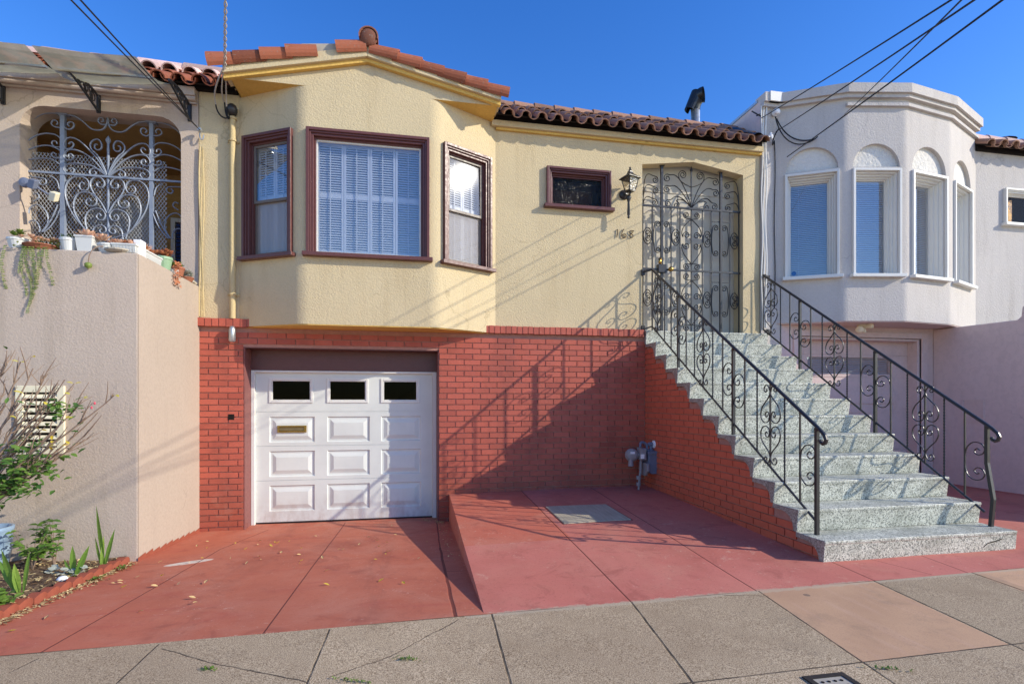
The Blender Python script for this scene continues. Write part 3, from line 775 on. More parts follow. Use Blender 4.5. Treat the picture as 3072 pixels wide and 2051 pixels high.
mb.build('bay_wall', 'stucco', house)
# soffits under the gable ends and under the bay
mb = MB()
mb.prism([(gl+.706, -.738, ZG-.001), (P1.x+.05, -.738, ZG-.001), (P0.x+.02, YS+.02, ZG-.001), (gl+.706, YS+.02, ZG-.001)], (0, 0, .05)); mb.build('soffit', 'soffit', house); mb = MB()
mb.prism([(P2.x-.05, -.738, ZG-.001), (gr+.706, -.738, ZG-.001), (gr+.706, YS+.02, ZG-.001), (P3.x-.02, YS+.02, ZG-.001)], (0, 0, .05)); mb.build('soffit', 'soffit', house); mb = MB()
mb.prism([(P0.x-.03, YS+.06, ZB-.012), (A1.x+.02, A1.y, ZB-.012), (B1.x, -.738, ZB-.012), (A2.x, -.738, ZB-.012), (B2.x-.02, B2.y, ZB-.012), (P3.x+.02, YS+.06, ZB-.012)], (0, 0, .06))
mb.build('soffit', 'soffit', house)
mb = MB()   # gable side returns
mb.box(gl+.706-.002, gl+.706+.05, -.736, YS-.001, ZG+.004, rkL.z+.03); mb.build('gable_return', 'stucco', house); mb = MB(); mb.box(gr+.706-.05, gr+.706+.002, -.736, YS-.001, ZG+.004, rkR.z+.03)
mb.build('gable_return', 'stucco', house)
# rake boards and mouldings
mb = MB(); mc = MB()
for a, b in ((rkL, rkP), (rkP, rkR)):
    mb.prism([(a.x, -.842, a.z), (b.x, -.842, b.z), (b.x, -.842, b.z+.125), (a.x, -.842, a.z+.125)], (0, .30, 0))
    mc.prism([(a.x, -.80, a.z-.045), (b.x, -.80, b.z-.045), (b.x, -.80, b.z-.001), (a.x, -.80, a.z-.001)], (0, .056, 0))
mb.build('rake_board', 'stucco', house, bevel=.006); mc.build('rake_moulding', 'soffit', house)
mb = MB().box(3.10, 7.245, YS-.085, YS-.001, 5.348, 5.425); mb.build('eave_board', 'stucco', house, bevel=.006)
mb = MB().box(3.166, 7.24, YS-.045, YS-.001, 5.315, 5.347); mb.build('eave_moulding', 'soffit', house, bevel=.004)

# --- roofs
def tile_slope(mb, pts0, pts1, cols, courses, r, lift=.02, jit=.006, seed=3, over=.06):
    """barrel tiles in columns from eave line pts0 to ridge line pts1"""
    rr = random.Random(seed); a0, a1 = V(pts0[0]), V(pts0[1]); b0, b1 = V(pts1[0]), V(pts1[1])
    for i in range(cols):
        t = (i+.5)/cols; e, rdg = a0.lerp(a1, t), b0.lerp(b1, t); s = (rdg-e)/courses
        up = s.cross(a1-a0).normalized();
        if up.z < 0: up = -up
        for k in range(courses):
            p = e+s*k+up*(lift*.6+rr.uniform(-jit, jit)); q = e+s*(k+1)+s.normalized()*over
            j = V((rr.uniform(-jit, jit), rr.uniform(-jit, jit)*2, 0))
            mb.barrel(p+j, q+j-up*.012, up, r, r*.86, .014, 7)
            if i < cols-1:
                d = (a1-a0)/cols*.5
                mb.barrel(p+d-up*(.012-r*.72), q+d-up*(.026-r*.72), -up, r*.95, r*.82, .012, 6)
mb = MB()
tile_slope(mb, ((3.20, -.53, 5.418), (7.26, -.53, 5.418)), ((3.20, .32, 6.0), (7.26, .32, 6.0)), 18, 3, .078)
for k in range(13):
    x = 3.25+k*.31; mb.barrel((x-.02, .34, 6.0), (x+.34, .34, 5.985), (0, 0, 1), .11, .10, .015, 8)
roof = mb.build('roof', 'tile_old', house, smooth=False)
mb = MB().box(3.06, 7.235, -.36, .05, 5.426, 5.53); mb.prism([(3.17, -.48, 5.458), (7.235, -.48, 5.458), (7.235, .32, 5.985), (3.17, .32, 5.985)], (0, .02, -.012)); mb.build('roof_deck', 'dark', roof)
mb = MB().grid(10, 4, lambda u, v: (7.0+.30*u, -.50+.7*v, 5.52+.46*v+.03*math.sin(u*6)+.015*math.sin(v*9+u*4))); mb.build('flashing', 'black_plastic', roof)
# flue with a scoop cowl
vx = on_y(1400+1195*.574, 200+260*.574, .9)
mb = MB().lathe([(.075, -.9), (.075, .12)], vx, 18); fl = mb.build('flue', 'galv', roof, smooth=True)
mb = MB()
pr = [(.075, .0), (.085, .05)]
path = bez([(vx.x, vx.y, vx.z+.10), (vx.x, vx.y, vx.z+.27), (vx.x+.03, vx.y-.04, vx.z+.34), (vx.x+.10, vx.y-.10, vx.z+.33)], 8)
for i in range(len(path)-1): pass
mb.tube(path, [.078, .085, .095, .105, .112, .118, .122, .126, .128], 16, caps=False)
mb.build('cowl', 'black_plastic', fl, smooth=True)
mb = MB().barrel((vx.x-.10, vx.y, vx.z+.08), (vx.x+.03, vx.y-.03, vx.z+.38), (-.9, 0, .4), .10, .115, .008, 10, 200); mb.build('hood', 'black_plastic', fl)
# gable roof with rake tiles
mb = MB(); rr = random.Random(5)
def rake(a, b, n_, r, skip=(), rad_j=.006, start=0.0, oy=-.80, tilt=.62):
    s = (b-a)/n_; t = s.normalized(); upv = V((0, -tilt, .8))
    for k in range(n_):
        if k in skip: continue
        p = a+s*k+V((0, 0, .115+rr.uniform(-.006, .006))); q = a+s*(k+1)+t*.07+V((0, 0, .10))
        p.y = oy+rr.uniform(-.012, .012); q.y = oy+.015
        mb.barrel(p, q, upv, r+rr.uniform(-rad_j, rad_j), r*.86, .016, 9, 190)
rake(rkR+V((.10, 0, -.025)), rkP+V((.10, 0, -.02)), 6, .10)
rake(rkL+V((-.16, 0, .0)), rkP+V((-.08, 0, 0)), 6, .115, skip=(4,), rad_j=.012)
mb.build('rake_tile', 'tile', house)
mb = MB(); rg = random.Random(8)
for j in range(12):
    y = -.60+.24*j
    for (a, sx) in ((rkL, -1), (rkR, 1)):
        e = V((a.x+.05*sx, y, a.z+.20)); r_ = V((rkP.x, y, rkP.z+.20)); s = (r_-e)/5
        for k in range(5):
            mb.barrel(e+s*k+V((0, 0, rg.uniform(.0, .02))), e+s*(k+1.2), V((-s.z*(1 if s.x > 0 else -1), 0, abs(s.x))), .10, .085, .014, 6)
gr_ = mb.build('gable_roof', 'tile_old', house)
mb = MB()
mb.prism([(rkL.x, -.55, rkL.z+.13), (rkP.x, -.55, rkP.z+.13), (rkR.x, -.55, rkR.z+.13), (rkR.x, -.55, ZG+.06), (rkL.x, -.55, ZG+.06)], (0, 2.9, 0)); mb.build('roof_deck', 'stucco', gr_)
mb = MB()
for k in range(8): mb.barrel((rkP.x+.02, -.90+.32*k, rkP.z+.22), (rkP.x+.02, -.50+.32*k, rkP.z+.20), (0, 0, 1), .118, .105, .016, 10, 210)
for k in range(6):
    a0, a1 = math.pi/2*k/6, math.pi/2*(k+1)/6
mb.lathe([(.104*math.cos(a)+.004, -.05*math.sin(a)) for a in [math.pi/2*k/6 for k in range(7)]][::-1], (rkP.x+.02, -.86, rkP.z+.215), 16, (0, 1, 0))
mb.build('ridge_tile', tile_mat('mossy ridge tile', lin(120, 78, 62), .8), gr_)
mb = MB()   # pale bedding mortar showing where a rake tile is missing
mp = rkL.lerp(rkP, .69)
mb.bar((mp.x-.25, -.795, mp.z+.135), (mp.x+.22, -.795, mp.z+.195), .06, .10); mb.build('bedding', 'stone', gr_)

# --- windows of the cream house
def window(fn, u0, u1, v0, v1, trim, kind, name='window', sill=True, sash='sash', inner=None, pane='glass', parent=None, tw=.055, label=None, glint=False, deep=False):
    mb = MB()
    if deep:
        ring(mb, fn, u0, u1, v0, v1, .034, -.035, .02, 0); ring(mb, fn, u0+.034, u1-.034, v0, v1-.034, .022, .02, .10, 0); ring(mb, fn, u0+.056, u1-.056, v0, v1-.056, .022, .075, .17, 0); ring(mb, fn, u0+.078, u1-.078, v0, v1-.078, .022, .125, .24, .03)
    else: ring(mb, fn, u0, u1, v0, v1, tw*.55, -.05, .01, 0)
    if not deep: ring(mb, fn, u0+tw*.55, u1-tw*.55, v0, v1-tw*.55, tw*.35, -.032, .01, 0)
    if not deep: ring(mb, fn, u0+tw*.9, u1-tw*.9, v0, v1-tw*.9, tw*.45, -.012, .10, 0)
    if not deep: ring(mb, fn, u0+tw*1.35, u1-tw*1.35, v0, v1-tw*1.35, tw*.35, .030, .10, .02)
    w = mb.build(name, trim, parent or house, bevel=.003, label=label)
    if sill:
        mb = MB(); fbox(mb, fn, u0-.04, u1+.04, v0-.048, v0-.001, -.085, .10); mb.build('sill', trim, w, bevel=.005)
    a, b, c, d = u0+tw*1.7, u1-tw*1.7, v0+.02, v1-tw*1.7
    if deep: a, b, c, d = u0+.10, u1-.10, v0+.03, v1-.10
    if kind == 'double':
        m = c+(d-c)*.49
        mb = MB(); ring(mb, fn, a, b, m-.02, d, .028, .045, .075, .035); ring(mb, fn, a, b, c, m+.015, .034, .072, .10, .04); mb.build('sash', sash, w, bevel=.002)
        mb = MB(); upper_pane(mb, fn, a+.02, b-.02, m, d-.02, .060, glint, w); fpane(mb, fn, a+.02, b-.02, c+.02, m-.002, .087); mb.build('pane', pane, w)
        mb = MB(); fpane(mb, fn, a+.03, b-.03, c+.035, m-.02, .078); mb.build('insect_screen', 'screen', w)
    elif deep:
        mb = MB(); ring(mb, fn, a, b, c, d, .014, .17, .21); mb.build('sash', sash, w)
        mb = MB(); fpane(mb, fn, a+.01, b-.01, c+.01, d-.01, .19); mb.build('pane', pane, w)
    elif kind == 'fixed':
        mb = MB(); ring(mb, fn, a, b, c, d, .018, .055, .085); mb.build('sash', sash, w)
        mb = MB(); fpane(mb, fn, a+.01, b-.01, c+.01, d-.01, .070); mb.build('pane', pane, w)
    return w, (a, b, c, d)
def shutters(fn, a, b, c, d, n_, w, mid=True, dd=.135, broken=None):
    mb = MB(); sw = (b-a)/n_; st = .026
    for i in range(n_):
        u0, u1 = a+sw*i+.002, a+sw*(i+1)-.002
        ring(mb, fn, u0, u1, c, d, st, dd-.012, dd+.014, .05)
        m = c+(d-c)*.53
        if mid: fbox(mb, fn, u0+st, u1-st, m-.03, m+.03, dd-.010, dd+.012)
        slats(mb, fn, u0+st, u1-st, c+.05, m-.03, dd, .030, .034, 52); slats(mb, fn, u0+st, u1-st, m+.03, d-st, dd, .030, .034, 52)
        fbox(mb, fn, (u0+u1)/2-.005, (u0+u1)/2+.005, c+.06, d-.05, dd-.030, dd-.022)
    mb.build('shutter', 'shutter', w)
w, g = window(fF, wf[0], wf[1], wv[0], wv[1], 'maroon', 'fixed', parent=house, sash='white_trim', tw=.062); shutters(fF, *g, 4, w)
w, g = window(fL, wl[0], wl[1], wv[0], wv[1], 'maroon', 'double', parent=house, tw=.062); shutters(fL, *g, 2, w)
w, g = window(fR, wr[0], wr[1], wv[0], wv[1], 'maroon', 'double', parent=house, tw=.062, glint=True); shutters(fR, *g, 2, w)
w, g = window(Fw, 3.885, 4.835, 4.345, 4.878, 'maroon', 'fixed', parent=house, sash='maroon', pane='glass_pebble', label='small maroon framed window with pebbled glass')
mb = MB(); fbox(mb, Fw, g[0]+.10, g[1]-.08, g[2]+.05, g[3]-.1, .30, .31); mb.build('blind', plain('amber blind', lin(96, 74, 50), .7), w)

# --- brick ground floor
mb = MB(); H = .0765; rows = []
for k in range(-2, 33):
    z = -.065+k*H+.0
    if z+H > 2.535: break
    sp = [(-.576, -.062)] if z < 2.262 else [(-.576, 2.98)]
    if z >= 2.262: sp = [(-.576, 5.36)] if z+H < 2.52 else [(-.576, 5.36)]
    else: sp = [(-.576, -.062), (2.392, 5.36)]
    rows.append((z, sp))
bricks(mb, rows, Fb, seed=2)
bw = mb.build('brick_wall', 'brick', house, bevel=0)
mb = MB()
mb.panel([(-.574, -.4), (-.066, -.4), (-.066, 2.272), (2.396, 2.272), (2.396, -.4), (5.40, -.4), (5.40, 2.535), (-.574, 2.535)], [], lambda u, v, d: (u, YB+.016+d, v), .12)
mb.build('mortar', 'mortar', bw)
mb = MB()
def soldier(x0, x1, n_, seed):
    mb = MB()
    r_ = random.Random(seed); s = (x1-x0)/n_
    for i in range(n_):
        mb.box(x0+s*i+.005, x0+s*(i+1)-.005, -.375+r_.uniform(-.003, .003), -.27, 2.518+r_.uniform(-.003, .003), 2.618+r_.uniform(-.003, .003))
    cp = mb.build('brick_cap', 'brick', house)
    MB().box(x0+.003, x1-.003, -.362, -.28, 2.522, 2.610).build('mortar', 'mortar', cp)
soldier(-.572, .079, 8, 1); soldier(2.985, 5.322, 30, 2)
mb = MB().box(-.235, -.165, YB-.004, YB+.02, 1.355, 1.425); mb.build('brick_hole', 'dark', house)

# --- garage door
mb = MB()
mb.box(-.062, -.045, YB+.012, .06, -.2, 2.268); mb.box(-.12, -.0455, -.07, .058, -.2, 1.99); mb.build('garage_jamb', 'maroon_worn', house, bevel=.003)
mb = MB(); mb.box(2.375, 2.392, YB+.012, .06, -.2, 2.268); mb.box(2.3755, 2.44, -.07, .058, -.2, 1.99); mb.build('garage_jamb', 'maroon_worn', house, bevel=.003)
mb = MB().box(-.045, 2.375, -.035, .05, 1.995, 2.268); mb.box(-.045, 2.375, YB+.02, .05, 2.262, 2.275)
mb.build('garage_header', 'maroon', house)
mb = MB(); mb.box(-.044, .002, -.045, .03, -.06, 1.994); mb.box(2.315, 2.371, -.045, .03, -.06, 1.994); mb.box(.002, 2.315, -.045, .03, 1.968, 1.994)
gs = mb.build('garage_frame', 'white_trim', house, bevel=.004)
gd = MB(); DZ = [-.02, .533, .991, 1.448, 1.975]
cols = [(.173, .745), (.905, 1.464), (1.615, 2.156)]
Fd = lambda u, v, d: (u, d, v)
def rect(a, i): return (a[0]+i, a[1]-i, a[2]+i, a[3]-i)
def nest(mb, r0, d0, r1, d1):
    a, b = [[(r[0], r[2]), (r[1], r[2]), (r[1], r[3]), (r[0], r[3])] for r in (r0, r1)]
    for i in range(4):
        j = (i+1) % 4
        mb.quad(Fd(*a[i], d0), Fd(*a[j], d0), Fd(*b[j], d1), Fd(*b[i], d1))
wins = []
for k in range(4):
    lo, hi = DZ[k]+.003, DZ[k+1]-.003
    if k < 3: pans = [(c[0], c[1], DZ[k+1]-.067-.342, DZ[k+1]-.067) for c in cols]
    else: pans = [(c[0]-.005, c[1]-.02, 1.565, 1.90) for c in cols]
    gd.panel([(.004, lo), (2.312, lo), (2.312, hi), (.004, hi)], [[(p[0], p[2]), (p[1], p[2]), (p[1], p[3]), (p[0], p[3])] for p in pans], Fd, .04, .001)
    gd.box(.004, 2.312, .006, .04, hi-.002, hi+.007)
    for p in pans:
        if k < 3:
            nest(gd, p, 0, rect(p, .012), .016); nest(gd, rect(p, .012), .016, rect(p, .035), .016)
            nest(gd, rect(p, .035), .016, rect(p, .085), -.002); q = rect(p, .085)
            gd.quad(Fd(q[0], q[2], -.002), Fd(q[1], q[2], -.002), Fd(q[1], q[3], -.002), Fd(q[0], q[3], -.002))
        else: wins.append(p)
gdo = gd.build('garage_door', 'white_paint', house)
for p in wins:
    mb = MB(); ring(mb, Fd, p[0], p[1], p[2], p[3], .030, -.012, .03); ring(mb, Fd, p[0]+.03, p[1]-.03, p[2]+.03, p[3]-.03, .014, -.004, .03)
    wo = mb.build('door_window', 'white_trim', gdo, bevel=.004)
    mb = MB(); fpane(mb, Fd, p[0]+.04, p[1]-.04, p[2]+.04, p[3]-.04, .014); mb.build('window_pane', 'glass_dark', gdo)
mb = MB(); ring(mb, Fd, .274, .642, 1.172, 1.264, .020, -.022, 0); ring(mb, Fd, .296, .620, 1.192, 1.244, .006, -.026, 0)
mb.build('mail_slot', 'brass', gdo, bevel=.004)
mb = MB(); fbox(mb, Fd, .300, .616, 1.196, 1.24, -.014, -.003)
for i in range(2): mb.lathe([(.007, 0), (.007, .012)], (.284+.348*i, -.03, 1.218), 8, (0, 1, 0))
mb.build('slot_flap', plain('tarnished brass', lin(122, 104, 74), .35, .25, 15, .5, .8), gdo)
mb = MB(); fbox(mb, Fd, .004, 2.312, -.058, -.022, .004, .03); mb.build('door_seal', 'black_plastic', gdo)

# --- conduit and weatherhead on the narrow strip left of the bay
cx = on_y(533*K, 500*K, -.36)
mb = MB().tube([(cx.x, -.352, 2.62), (cx.x, -.352, 5.16)], .034, 12)
for z in (on_y(533*K, 322*K, -.36).z, on_y(533*K, 675*K, -.36).z, 5.12): mb.tube([(cx.x, -.352, z-.012), (cx.x, -.352, z+.012)], .046, 12)
for z in (on_y(533*K, 322*K, -.36).z, on_y(533*K, 675*K, -.36).z): mb.box(cx.x-.07, cx.x+.07, -.318, -.302, z-.012, z+.012)
cond = mb.build('service_conduit', 'smooth_cream', house, smooth=False)
mb = MB().lathe([(.04, -.02), (.06, .02), (.065, .06), (.05, .10), (.02, .12)], (cx.x, -.36, 5.17), 14, (0, -.3, 1)); mb.build('weatherhead', 'iron', cond, smooth=True)
mb = MB().lathe([(.02, 0), (.04, .02), (.04, .16), (.025, .20)], (cx.x+.005, -.385, 2.32), 12); mb.build('conduit_fitting', 'galv', cond, smooth=True)

# --- front door and its wrought-iron gate
mb = MB().box(5.2, 7.1, -.06, .0, 2.5, 5.25)
d_ = mb.build('front_door', 'door', house)
mb = MB()
for x in (5.62, 6.03, 6.56): mb.box(x-.012, x+.012, -.068, -.055, 2.6, 4.75)
mb.box(5.33, 6.95, -.072, -.058, 4.74, 4.80); mb.build('door_batten', 'door', d_)
GY = -.215
zg = lambda x, y: (1850+x*.38256, 460+y*.38256)
def G(x, y): return on_y(*zg(x, y), GY)
gate = MB()
def gx(x, y=900): return G(x, y).x
xs = {k: gx(k) for k in (205, 278, 352, 427, 497, 585, 672, 742, 815, 887, 957)}
ZT = G(352, 420).z; ZM = G(352, 912).z; ZBt = 2.63
for k in (205, 278, 427, 497, 672, 742, 887, 957): gate.bar((xs[k], GY, ZBt), (xs[k], GY, ZT), .014, .014, (0, 1, 0))
gate.bar((xs[585], GY, ZBt), (xs[585], GY, G(585, 130).z), .016, .016, (0, 1, 0))
for k, y in ((352, 92), (815, 140)): gate.bar((xs[k], GY-.004, ZBt), (xs[k], GY-.004, G(k, y).z), .034, .034, (0, 1, 0)); gate.box(xs[k]-.04, xs[k]+.04, GY-.03, GY+.03, G(k, y).z-.015, G(k, y).z+.02)
for z in (ZT, ZM): gate.bar((xs[205]-.02, GY-.012, z), (xs[957]+.10, GY-.012, z), .022, .026)
gate.lathe([(0, 0), (.022, .02), (.016, .05), (0, .10)], (xs[585], GY, G(585, 150).z), 8)
gobj = gate.build('security_gate', 'iron', house)
scr = MB()
def S2(pts, r=.0072, y=GY-.006): scr.tube([(p[0], y, p[1]) for p in pts], r, 6, up=(0, 1, 0), flat=(.8, 1.5))
def scroll(c, r, a0, turns, stem=None, r_=.0072):
    sp = spiral(c[0], c[1], r, a0, turns)
    if stem is not None:
        s0 = V((sp[0][0], sp[0][1], 0)); s1 = V((sp[1][0], sp[1][1], 0)); tan = (s1-s0).normalized()
        p = [V((q[0], q[1], 0)) for q in stem]
        L = (p[-1]-s0).length
        pts = bez(p+[s0-tan*L*.45, s0], 14); sp = [(q.x, q.y) for q in pts]+sp[1:]
    S2(sp, r_)
g2 = lambda x, y: (lambda q: (q.x, q.z))(G(x, y))
mcx = xs[585]
def mirrored(fn_list):
    for (c, r, a0, turns, stem) in fn_list:
        scroll(c, r, a0, turns, stem)
        scroll((2*mcx-c[0], c[1]), r, 180-a0, -turns, [(2*mcx-q[0], q[1]) for q in stem] if stem else None)
px = abs(xs[672]-xs[585])/87
base = g2(583, 432); B_ = (mcx, ZT+.01)
fan = [(g2(517, 170), 33*px, -10, 1.6, [(mcx, g2(583, 262)[1]), g2(505, 215)] ),
       (g2(395, 197), 30*px, 60, 1.5, [B_, g2(555, 300), g2(470, 120)]),
       (g2(393, 284), 28*px, 60, 1.5, [B_, g2(540, 340), g2(450, 200)]),
       (g2(403, 394), 27*px, 70, 1.5, [B_, g2(525, 350), g2(440, 290)]),
       (g2(466, 406), 25*px, 80, -1.4, [B_, g2(540, 370), g2(500, 345)])]
fan[0] = (g2(517, 170), 33*px, 200, -1.8, [(mcx, g2(583, 268)[1]), g2(500, 235)])
mirrored(fan)
wS = xs[352]-xs[205]
for off, mir in ((xs[205], False), (xs[957], True)):
    for (cx_, cy_, sx_, sy_) in ((300, 210, 206, 415), (300, 294, 206, 415), (295, 388, 206, 415)):
        c = g2(cx_, cy_); st = [(xs[205], ZT+.01), (xs[205]+.005, c[1]-.02), (xs[205]+.03, c[1]+.16)]
        if mir:
            c = (xs[957]-(c[0]-xs[205]), c[1]-.0); st = [(xs[957]-(q[0]-xs[205]), q[1]) for q in st]
            scroll(c, 26*px, 180-100, 1.5, st)
        else: scroll(c, 26*px, 100, -1.5, st)
def cpair(xc, z0, z1, r, side, bulge):
    """C scroll opening to one side with a spiral at each end"""
    cx_ = xc
    a = spiral(cx_, z0, r, 90 if side > 0 else 90, -1.5*side if False else (1.5 if side < 0 else -1.5)*-1)
    top = spiral(cx_, z0, r, 0 if side > 0 else 180, 1.5*side)
    bot = spiral(cx_, z1, r, 0 if side > 0 else 180, -1.5*side)
    S2(top[::-1]+[(cx_+side*(r+bulge*1.6*math.sin(math.pi*t)), z0-(z0-z1)*t) for t in (.12, .25, .38, .5, .62, .75, .88)]+bot)
def tier(dy):
    Y = lambda y: g2(585, y+dy)[1]
    for x, sd in ((320, -1), (388, 1), (775, -1), (843, 1)):
        xx = gx(x); cpair(xx, Y(575), Y(772), 24*px, sd, .012)
    for x in (240, 462, 708, 920):
        xx = gx(x); r = 29*px
        S2(spiral(xx, Y(646), r*.8, -90, 1.3)[::-1]+[(xx+r*1.05, Y(668))]+[]+spiral(xx, Y(690), r*.8, 90, -1.3))
        S2([(xx+r*1.05*math.cos(t), (Y(646)+Y(690))/2+r*2.0*math.sin(t)) for t in [2*math.pi*i/22 for i in range(23)]])
    ld = []
    for (cx_, cy_, r, a0, tr, st) in ((545, 488, 22, 200, -1.4, [(584, 520), (560, 515)]), (545, 646, 27, 200, -1.5, [(584, 520), (500, 590), (494, 620)]),
            (545, 728, 27, 160, 1.5, [(584, 872), (500, 770), (494, 750)]), (545, 892, 22, 160, 1.4, [(584, 868), (560, 868)])):
        ld.append(((gx(cx_), Y(cy_)), r*px, a0, tr, [(gx(q[0]) if abs(q[0]-584) > 2 else mcx, Y(q[1])) for q in st]))
    mirrored(ld)
    for x0, x1 in ((742, 887),):
        scr.bar((xs[x0], GY, Y(524)), (xs[x1], GY, Y(524)), .012, .012)
tier(0); tier(478)
scr.build('gate_scroll', 'iron', gobj)
mb = MB().box(xs[352]-.07, xs[352]+.06, GY-.05, GY+.03, ZM-.05, ZM+.07); mb.build('gate_lock', 'iron', gobj, bevel=.004)
mb = MB().lathe([(.02, 0), (.035, .02), (.038, .05), (.02, .07)], (xs[352]+.12, GY-.02, ZM), 12, (0, -1, 0)); mb.box(xs[352]-.06, xs[352]-.02, GY-.045, GY-.02, ZM+.07, ZM+.16)
mb.build('gate_knob', 'brass', gobj, smooth=True)

# --- house number, three separate numerals
num = thing('house_number', 'brown metal house number 168 on the cream wall beside the gate', 'house number', (5.04, YS, 3.94))
zn = lambda x, y: (lambda q: (q.x, q.z))(on_y(1780+(572+(x-572)*1.18)*.16575, 480+(1332+(y-1332)*1.2)*.16575, YS-.012))
def numeral(pts, name, r=.0056):
    mb = MB().tube([(p[0], YS-.014, p[1]) for p in pts], r, 6, up=(0, 1, 0), flat=(1.0, 1.2)); mb.build(name, 'numeral', num)
numeral([zn(*p) for p in ((441, 1285), (458, 1268), (460, 1300), (455, 1340), (448, 1390))], 'numeral', .0058)
numeral([zn(*p) for p in ((556, 1262), (532, 1295), (522, 1340), (525, 1378), (545, 1396), (575, 1393), (592, 1370), (585, 1345), (562, 1336), (540, 1348), (528, 1365))], 'numeral')
numeral([zn(*p) for p in ((706, 1290), (680, 1288), (655, 1288), (640, 1305), (645, 1325), (668, 1337), (692, 1352), (698, 1375), (682, 1394), (655, 1392), (640, 1372), (652, 1350), (675, 1332), (690, 1312), (704, 1290))], 'numeral', .0050)

# --- wall lantern
LN = thing('wall_lantern', 'black coach lantern with four glass sides fixed beside the gate', 'lantern', (5.13, YS, 4.30))
zl = lambda x, y, d: on_y(1780+x*.16575, 480+y*.16575, YS-d)
lc = zl(665, 440, .20); lx, ly = lc.x, YS-.20
zt_, zb_ = zl(665, 330, .20).z, zl(665, 560, .20).z
rt, rb = .105, .062; ang = [R(45+20+90*k) for k in range(4)]
T4 = [V((lx+rt*math.cos(a)*1.15, ly+rt*math.sin(a)*1.15, zt_)) for a in ang]; B4 = [V((lx+rb*math.cos(a)*1.15, ly+rb*math.sin(a)*1.15, zb_)) for a in ang]
mb = MB()
for k in range(4):
    j = (k+1) % 4
    mb.tube([B4[k], T4[k]], .007, 6); mb.tube([T4[k], T4[j]], .008, 6); mb.tube([B4[k], B4[j]], .008, 6)
mb.prism([b-V((0, 0, .012)) for b in B4], (0, 0, .012))
mb.build('lantern_frame', 'iron', LN)
mb = MB()
for k in range(4):
    j = (k+1) % 4; mb.quad(B4[k], B4[j], T4[j], T4[k])
mb.build('lantern_glass', 'glass_frost', LN)
mb = MB(); E4 = [V((lx+(p.x-lx)*1.28, ly+(p.y-ly)*1.28, zt_)) for p in T4]; C4 = [V((lx+(p.x-lx)*.42, ly+(p.y-ly)*.42, zt_+.055)) for p in T4]; D4 = [V((lx+(p.x-lx)*.30, ly+(p.y-ly)*.30, zt_+.085)) for p in T4]
for k in range(4):
    j = (k+1) % 4; mb.quad(E4[k], E4[j], C4[j], C4[k]); mb.quad(C4[k], C4[j], D4[j], D4[k]); mb.quad(E4[k]-V((0,0,.012)), E4[k], E4[j], E4[j]-V((0,0,.012)))
    for q in range(1, 5): mb.tube([E4[k].lerp(E4[j], q/5), C4[k].lerp(C4[j], q/5)], .004, 4)
mb.prism(E4[::-1], (0, 0, -.012)); mb.prism(D4, (0, 0, .01)); mb.lathe([(.018, 0), (.024, .02), (.012, .04), (.016, .055), (0, .075)], (lx, ly, zt_+.09), 10)
mb.build('lantern_roof', 'iron', LN)
mb = MB().lathe([(.02, 0), (.02, .07), (.012, .09)], (lx, ly, zb_), 10); mb.build('bulb', 'label_white', LN)
mb = MB().lathe([(.072, 0), (.072, .012), (.05, .03), (.02, .045)], (lx-.01, YS, zl(610, 640, 0).z), 18, (0, -1, 0)); mb.tube(bez([(lx-.01, YS-.03, zl(610, 640, 0).z), (lx-.01, YS-.12, zl(610, 700, 0).z), (lx, ly, zb_-.10), (lx, ly, zb_-.01)], 8), .014, 8)
mb.lathe([(.035, 0), (.04, -.02), (.025, -.05), (.016, -.08), (.022, -.26), (.012, -.28), (.022, -.30), (0, -.315)], (lx, ly+.05, zl(650, 660, .15).z), 12)
mb.build('lantern_bracket', 'iron', LN, smooth=True)
# ================================================================== entry staircase
SX0, SX1 = 5.343, 7.313
RUN, RISE = .30559, .19747
NY = lambda k: -.400-RUN*k
NZ = lambda k: 2.6068-RISE*k
stair = thing('entry_staircase', 'speckled terrazzo entry staircase with red brick side climbing to the gated door', 'staircase', (6.33, -2.0, .25))
def step_profile(k):
    y, z = NY(k), NZ(k); yb = y+RUN+.035 if k > 0 else -.04; zl_ = z-RISE if k < 11 else z-.30
    pts = [(y, z), (yb, z), (yb, z-.045), (y+.215, z-.045)]
    for i in range(1, 7):
        a = R(90*i/6); pts.append((y+.215-.145*math.sin(a), z-.045-.13*(1-math.cos(a))))
    pts += [(y+.068, zl_), (y+.026, zl_), (y+.006, z-.035), (y, z-.022)]
    return pts
for k in range(12):
    mb = MB().prism([(SX0, p[0], p[1]) for p in step_profile(k)], (SX1-SX0, 0, 0))
    mb.build('step', 'terrazzo', stair, bevel=.006)
mb = MB(); rows = []
for r in range(36):
    z = .20+r*.0765
    if z > 2.56: break
    kk = 0
    for k in range(12):
        if NZ(k)-.055 >= z+.0765: kk = k
    ymin = NY(kk)+.055 if kk < 11 else NY(11)+.08
    if kk == 0 and z+.0765 > NZ(0)-.055: continue
    rows.append((z, [(.30, -ymin)]))
mbk = MB(); rr = random.Random(9)
for kx, (z, spans) in enumerate(rows):
    off = (kx % 2)*.114
    for a, b in spans:
        u = .30-off
        while u < b:
            x0, x1 = max(u, a), min(u+.216, b)
            if x1-x0 > .02:
                j = rr.uniform(-.002, .002)
                mbk.box(SX0+.020+j, SX0+.07, -x1, -x0, z+.006, z+.0705)
            u += .228
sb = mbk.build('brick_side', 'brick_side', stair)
mb = MB()
pts = [(-.3, .0), (-.3, 2.5), (NY(0)+.07, 2.5)]
for k in range(12):
    pts += [(NY(k)+.06, NZ(k)-.05), (NY(k)+.06, (NZ(k+1) if k < 11 else .2)-.05)]
pts = [p for p in pts]; pts[-1] = (NY(11)+.06, .0)
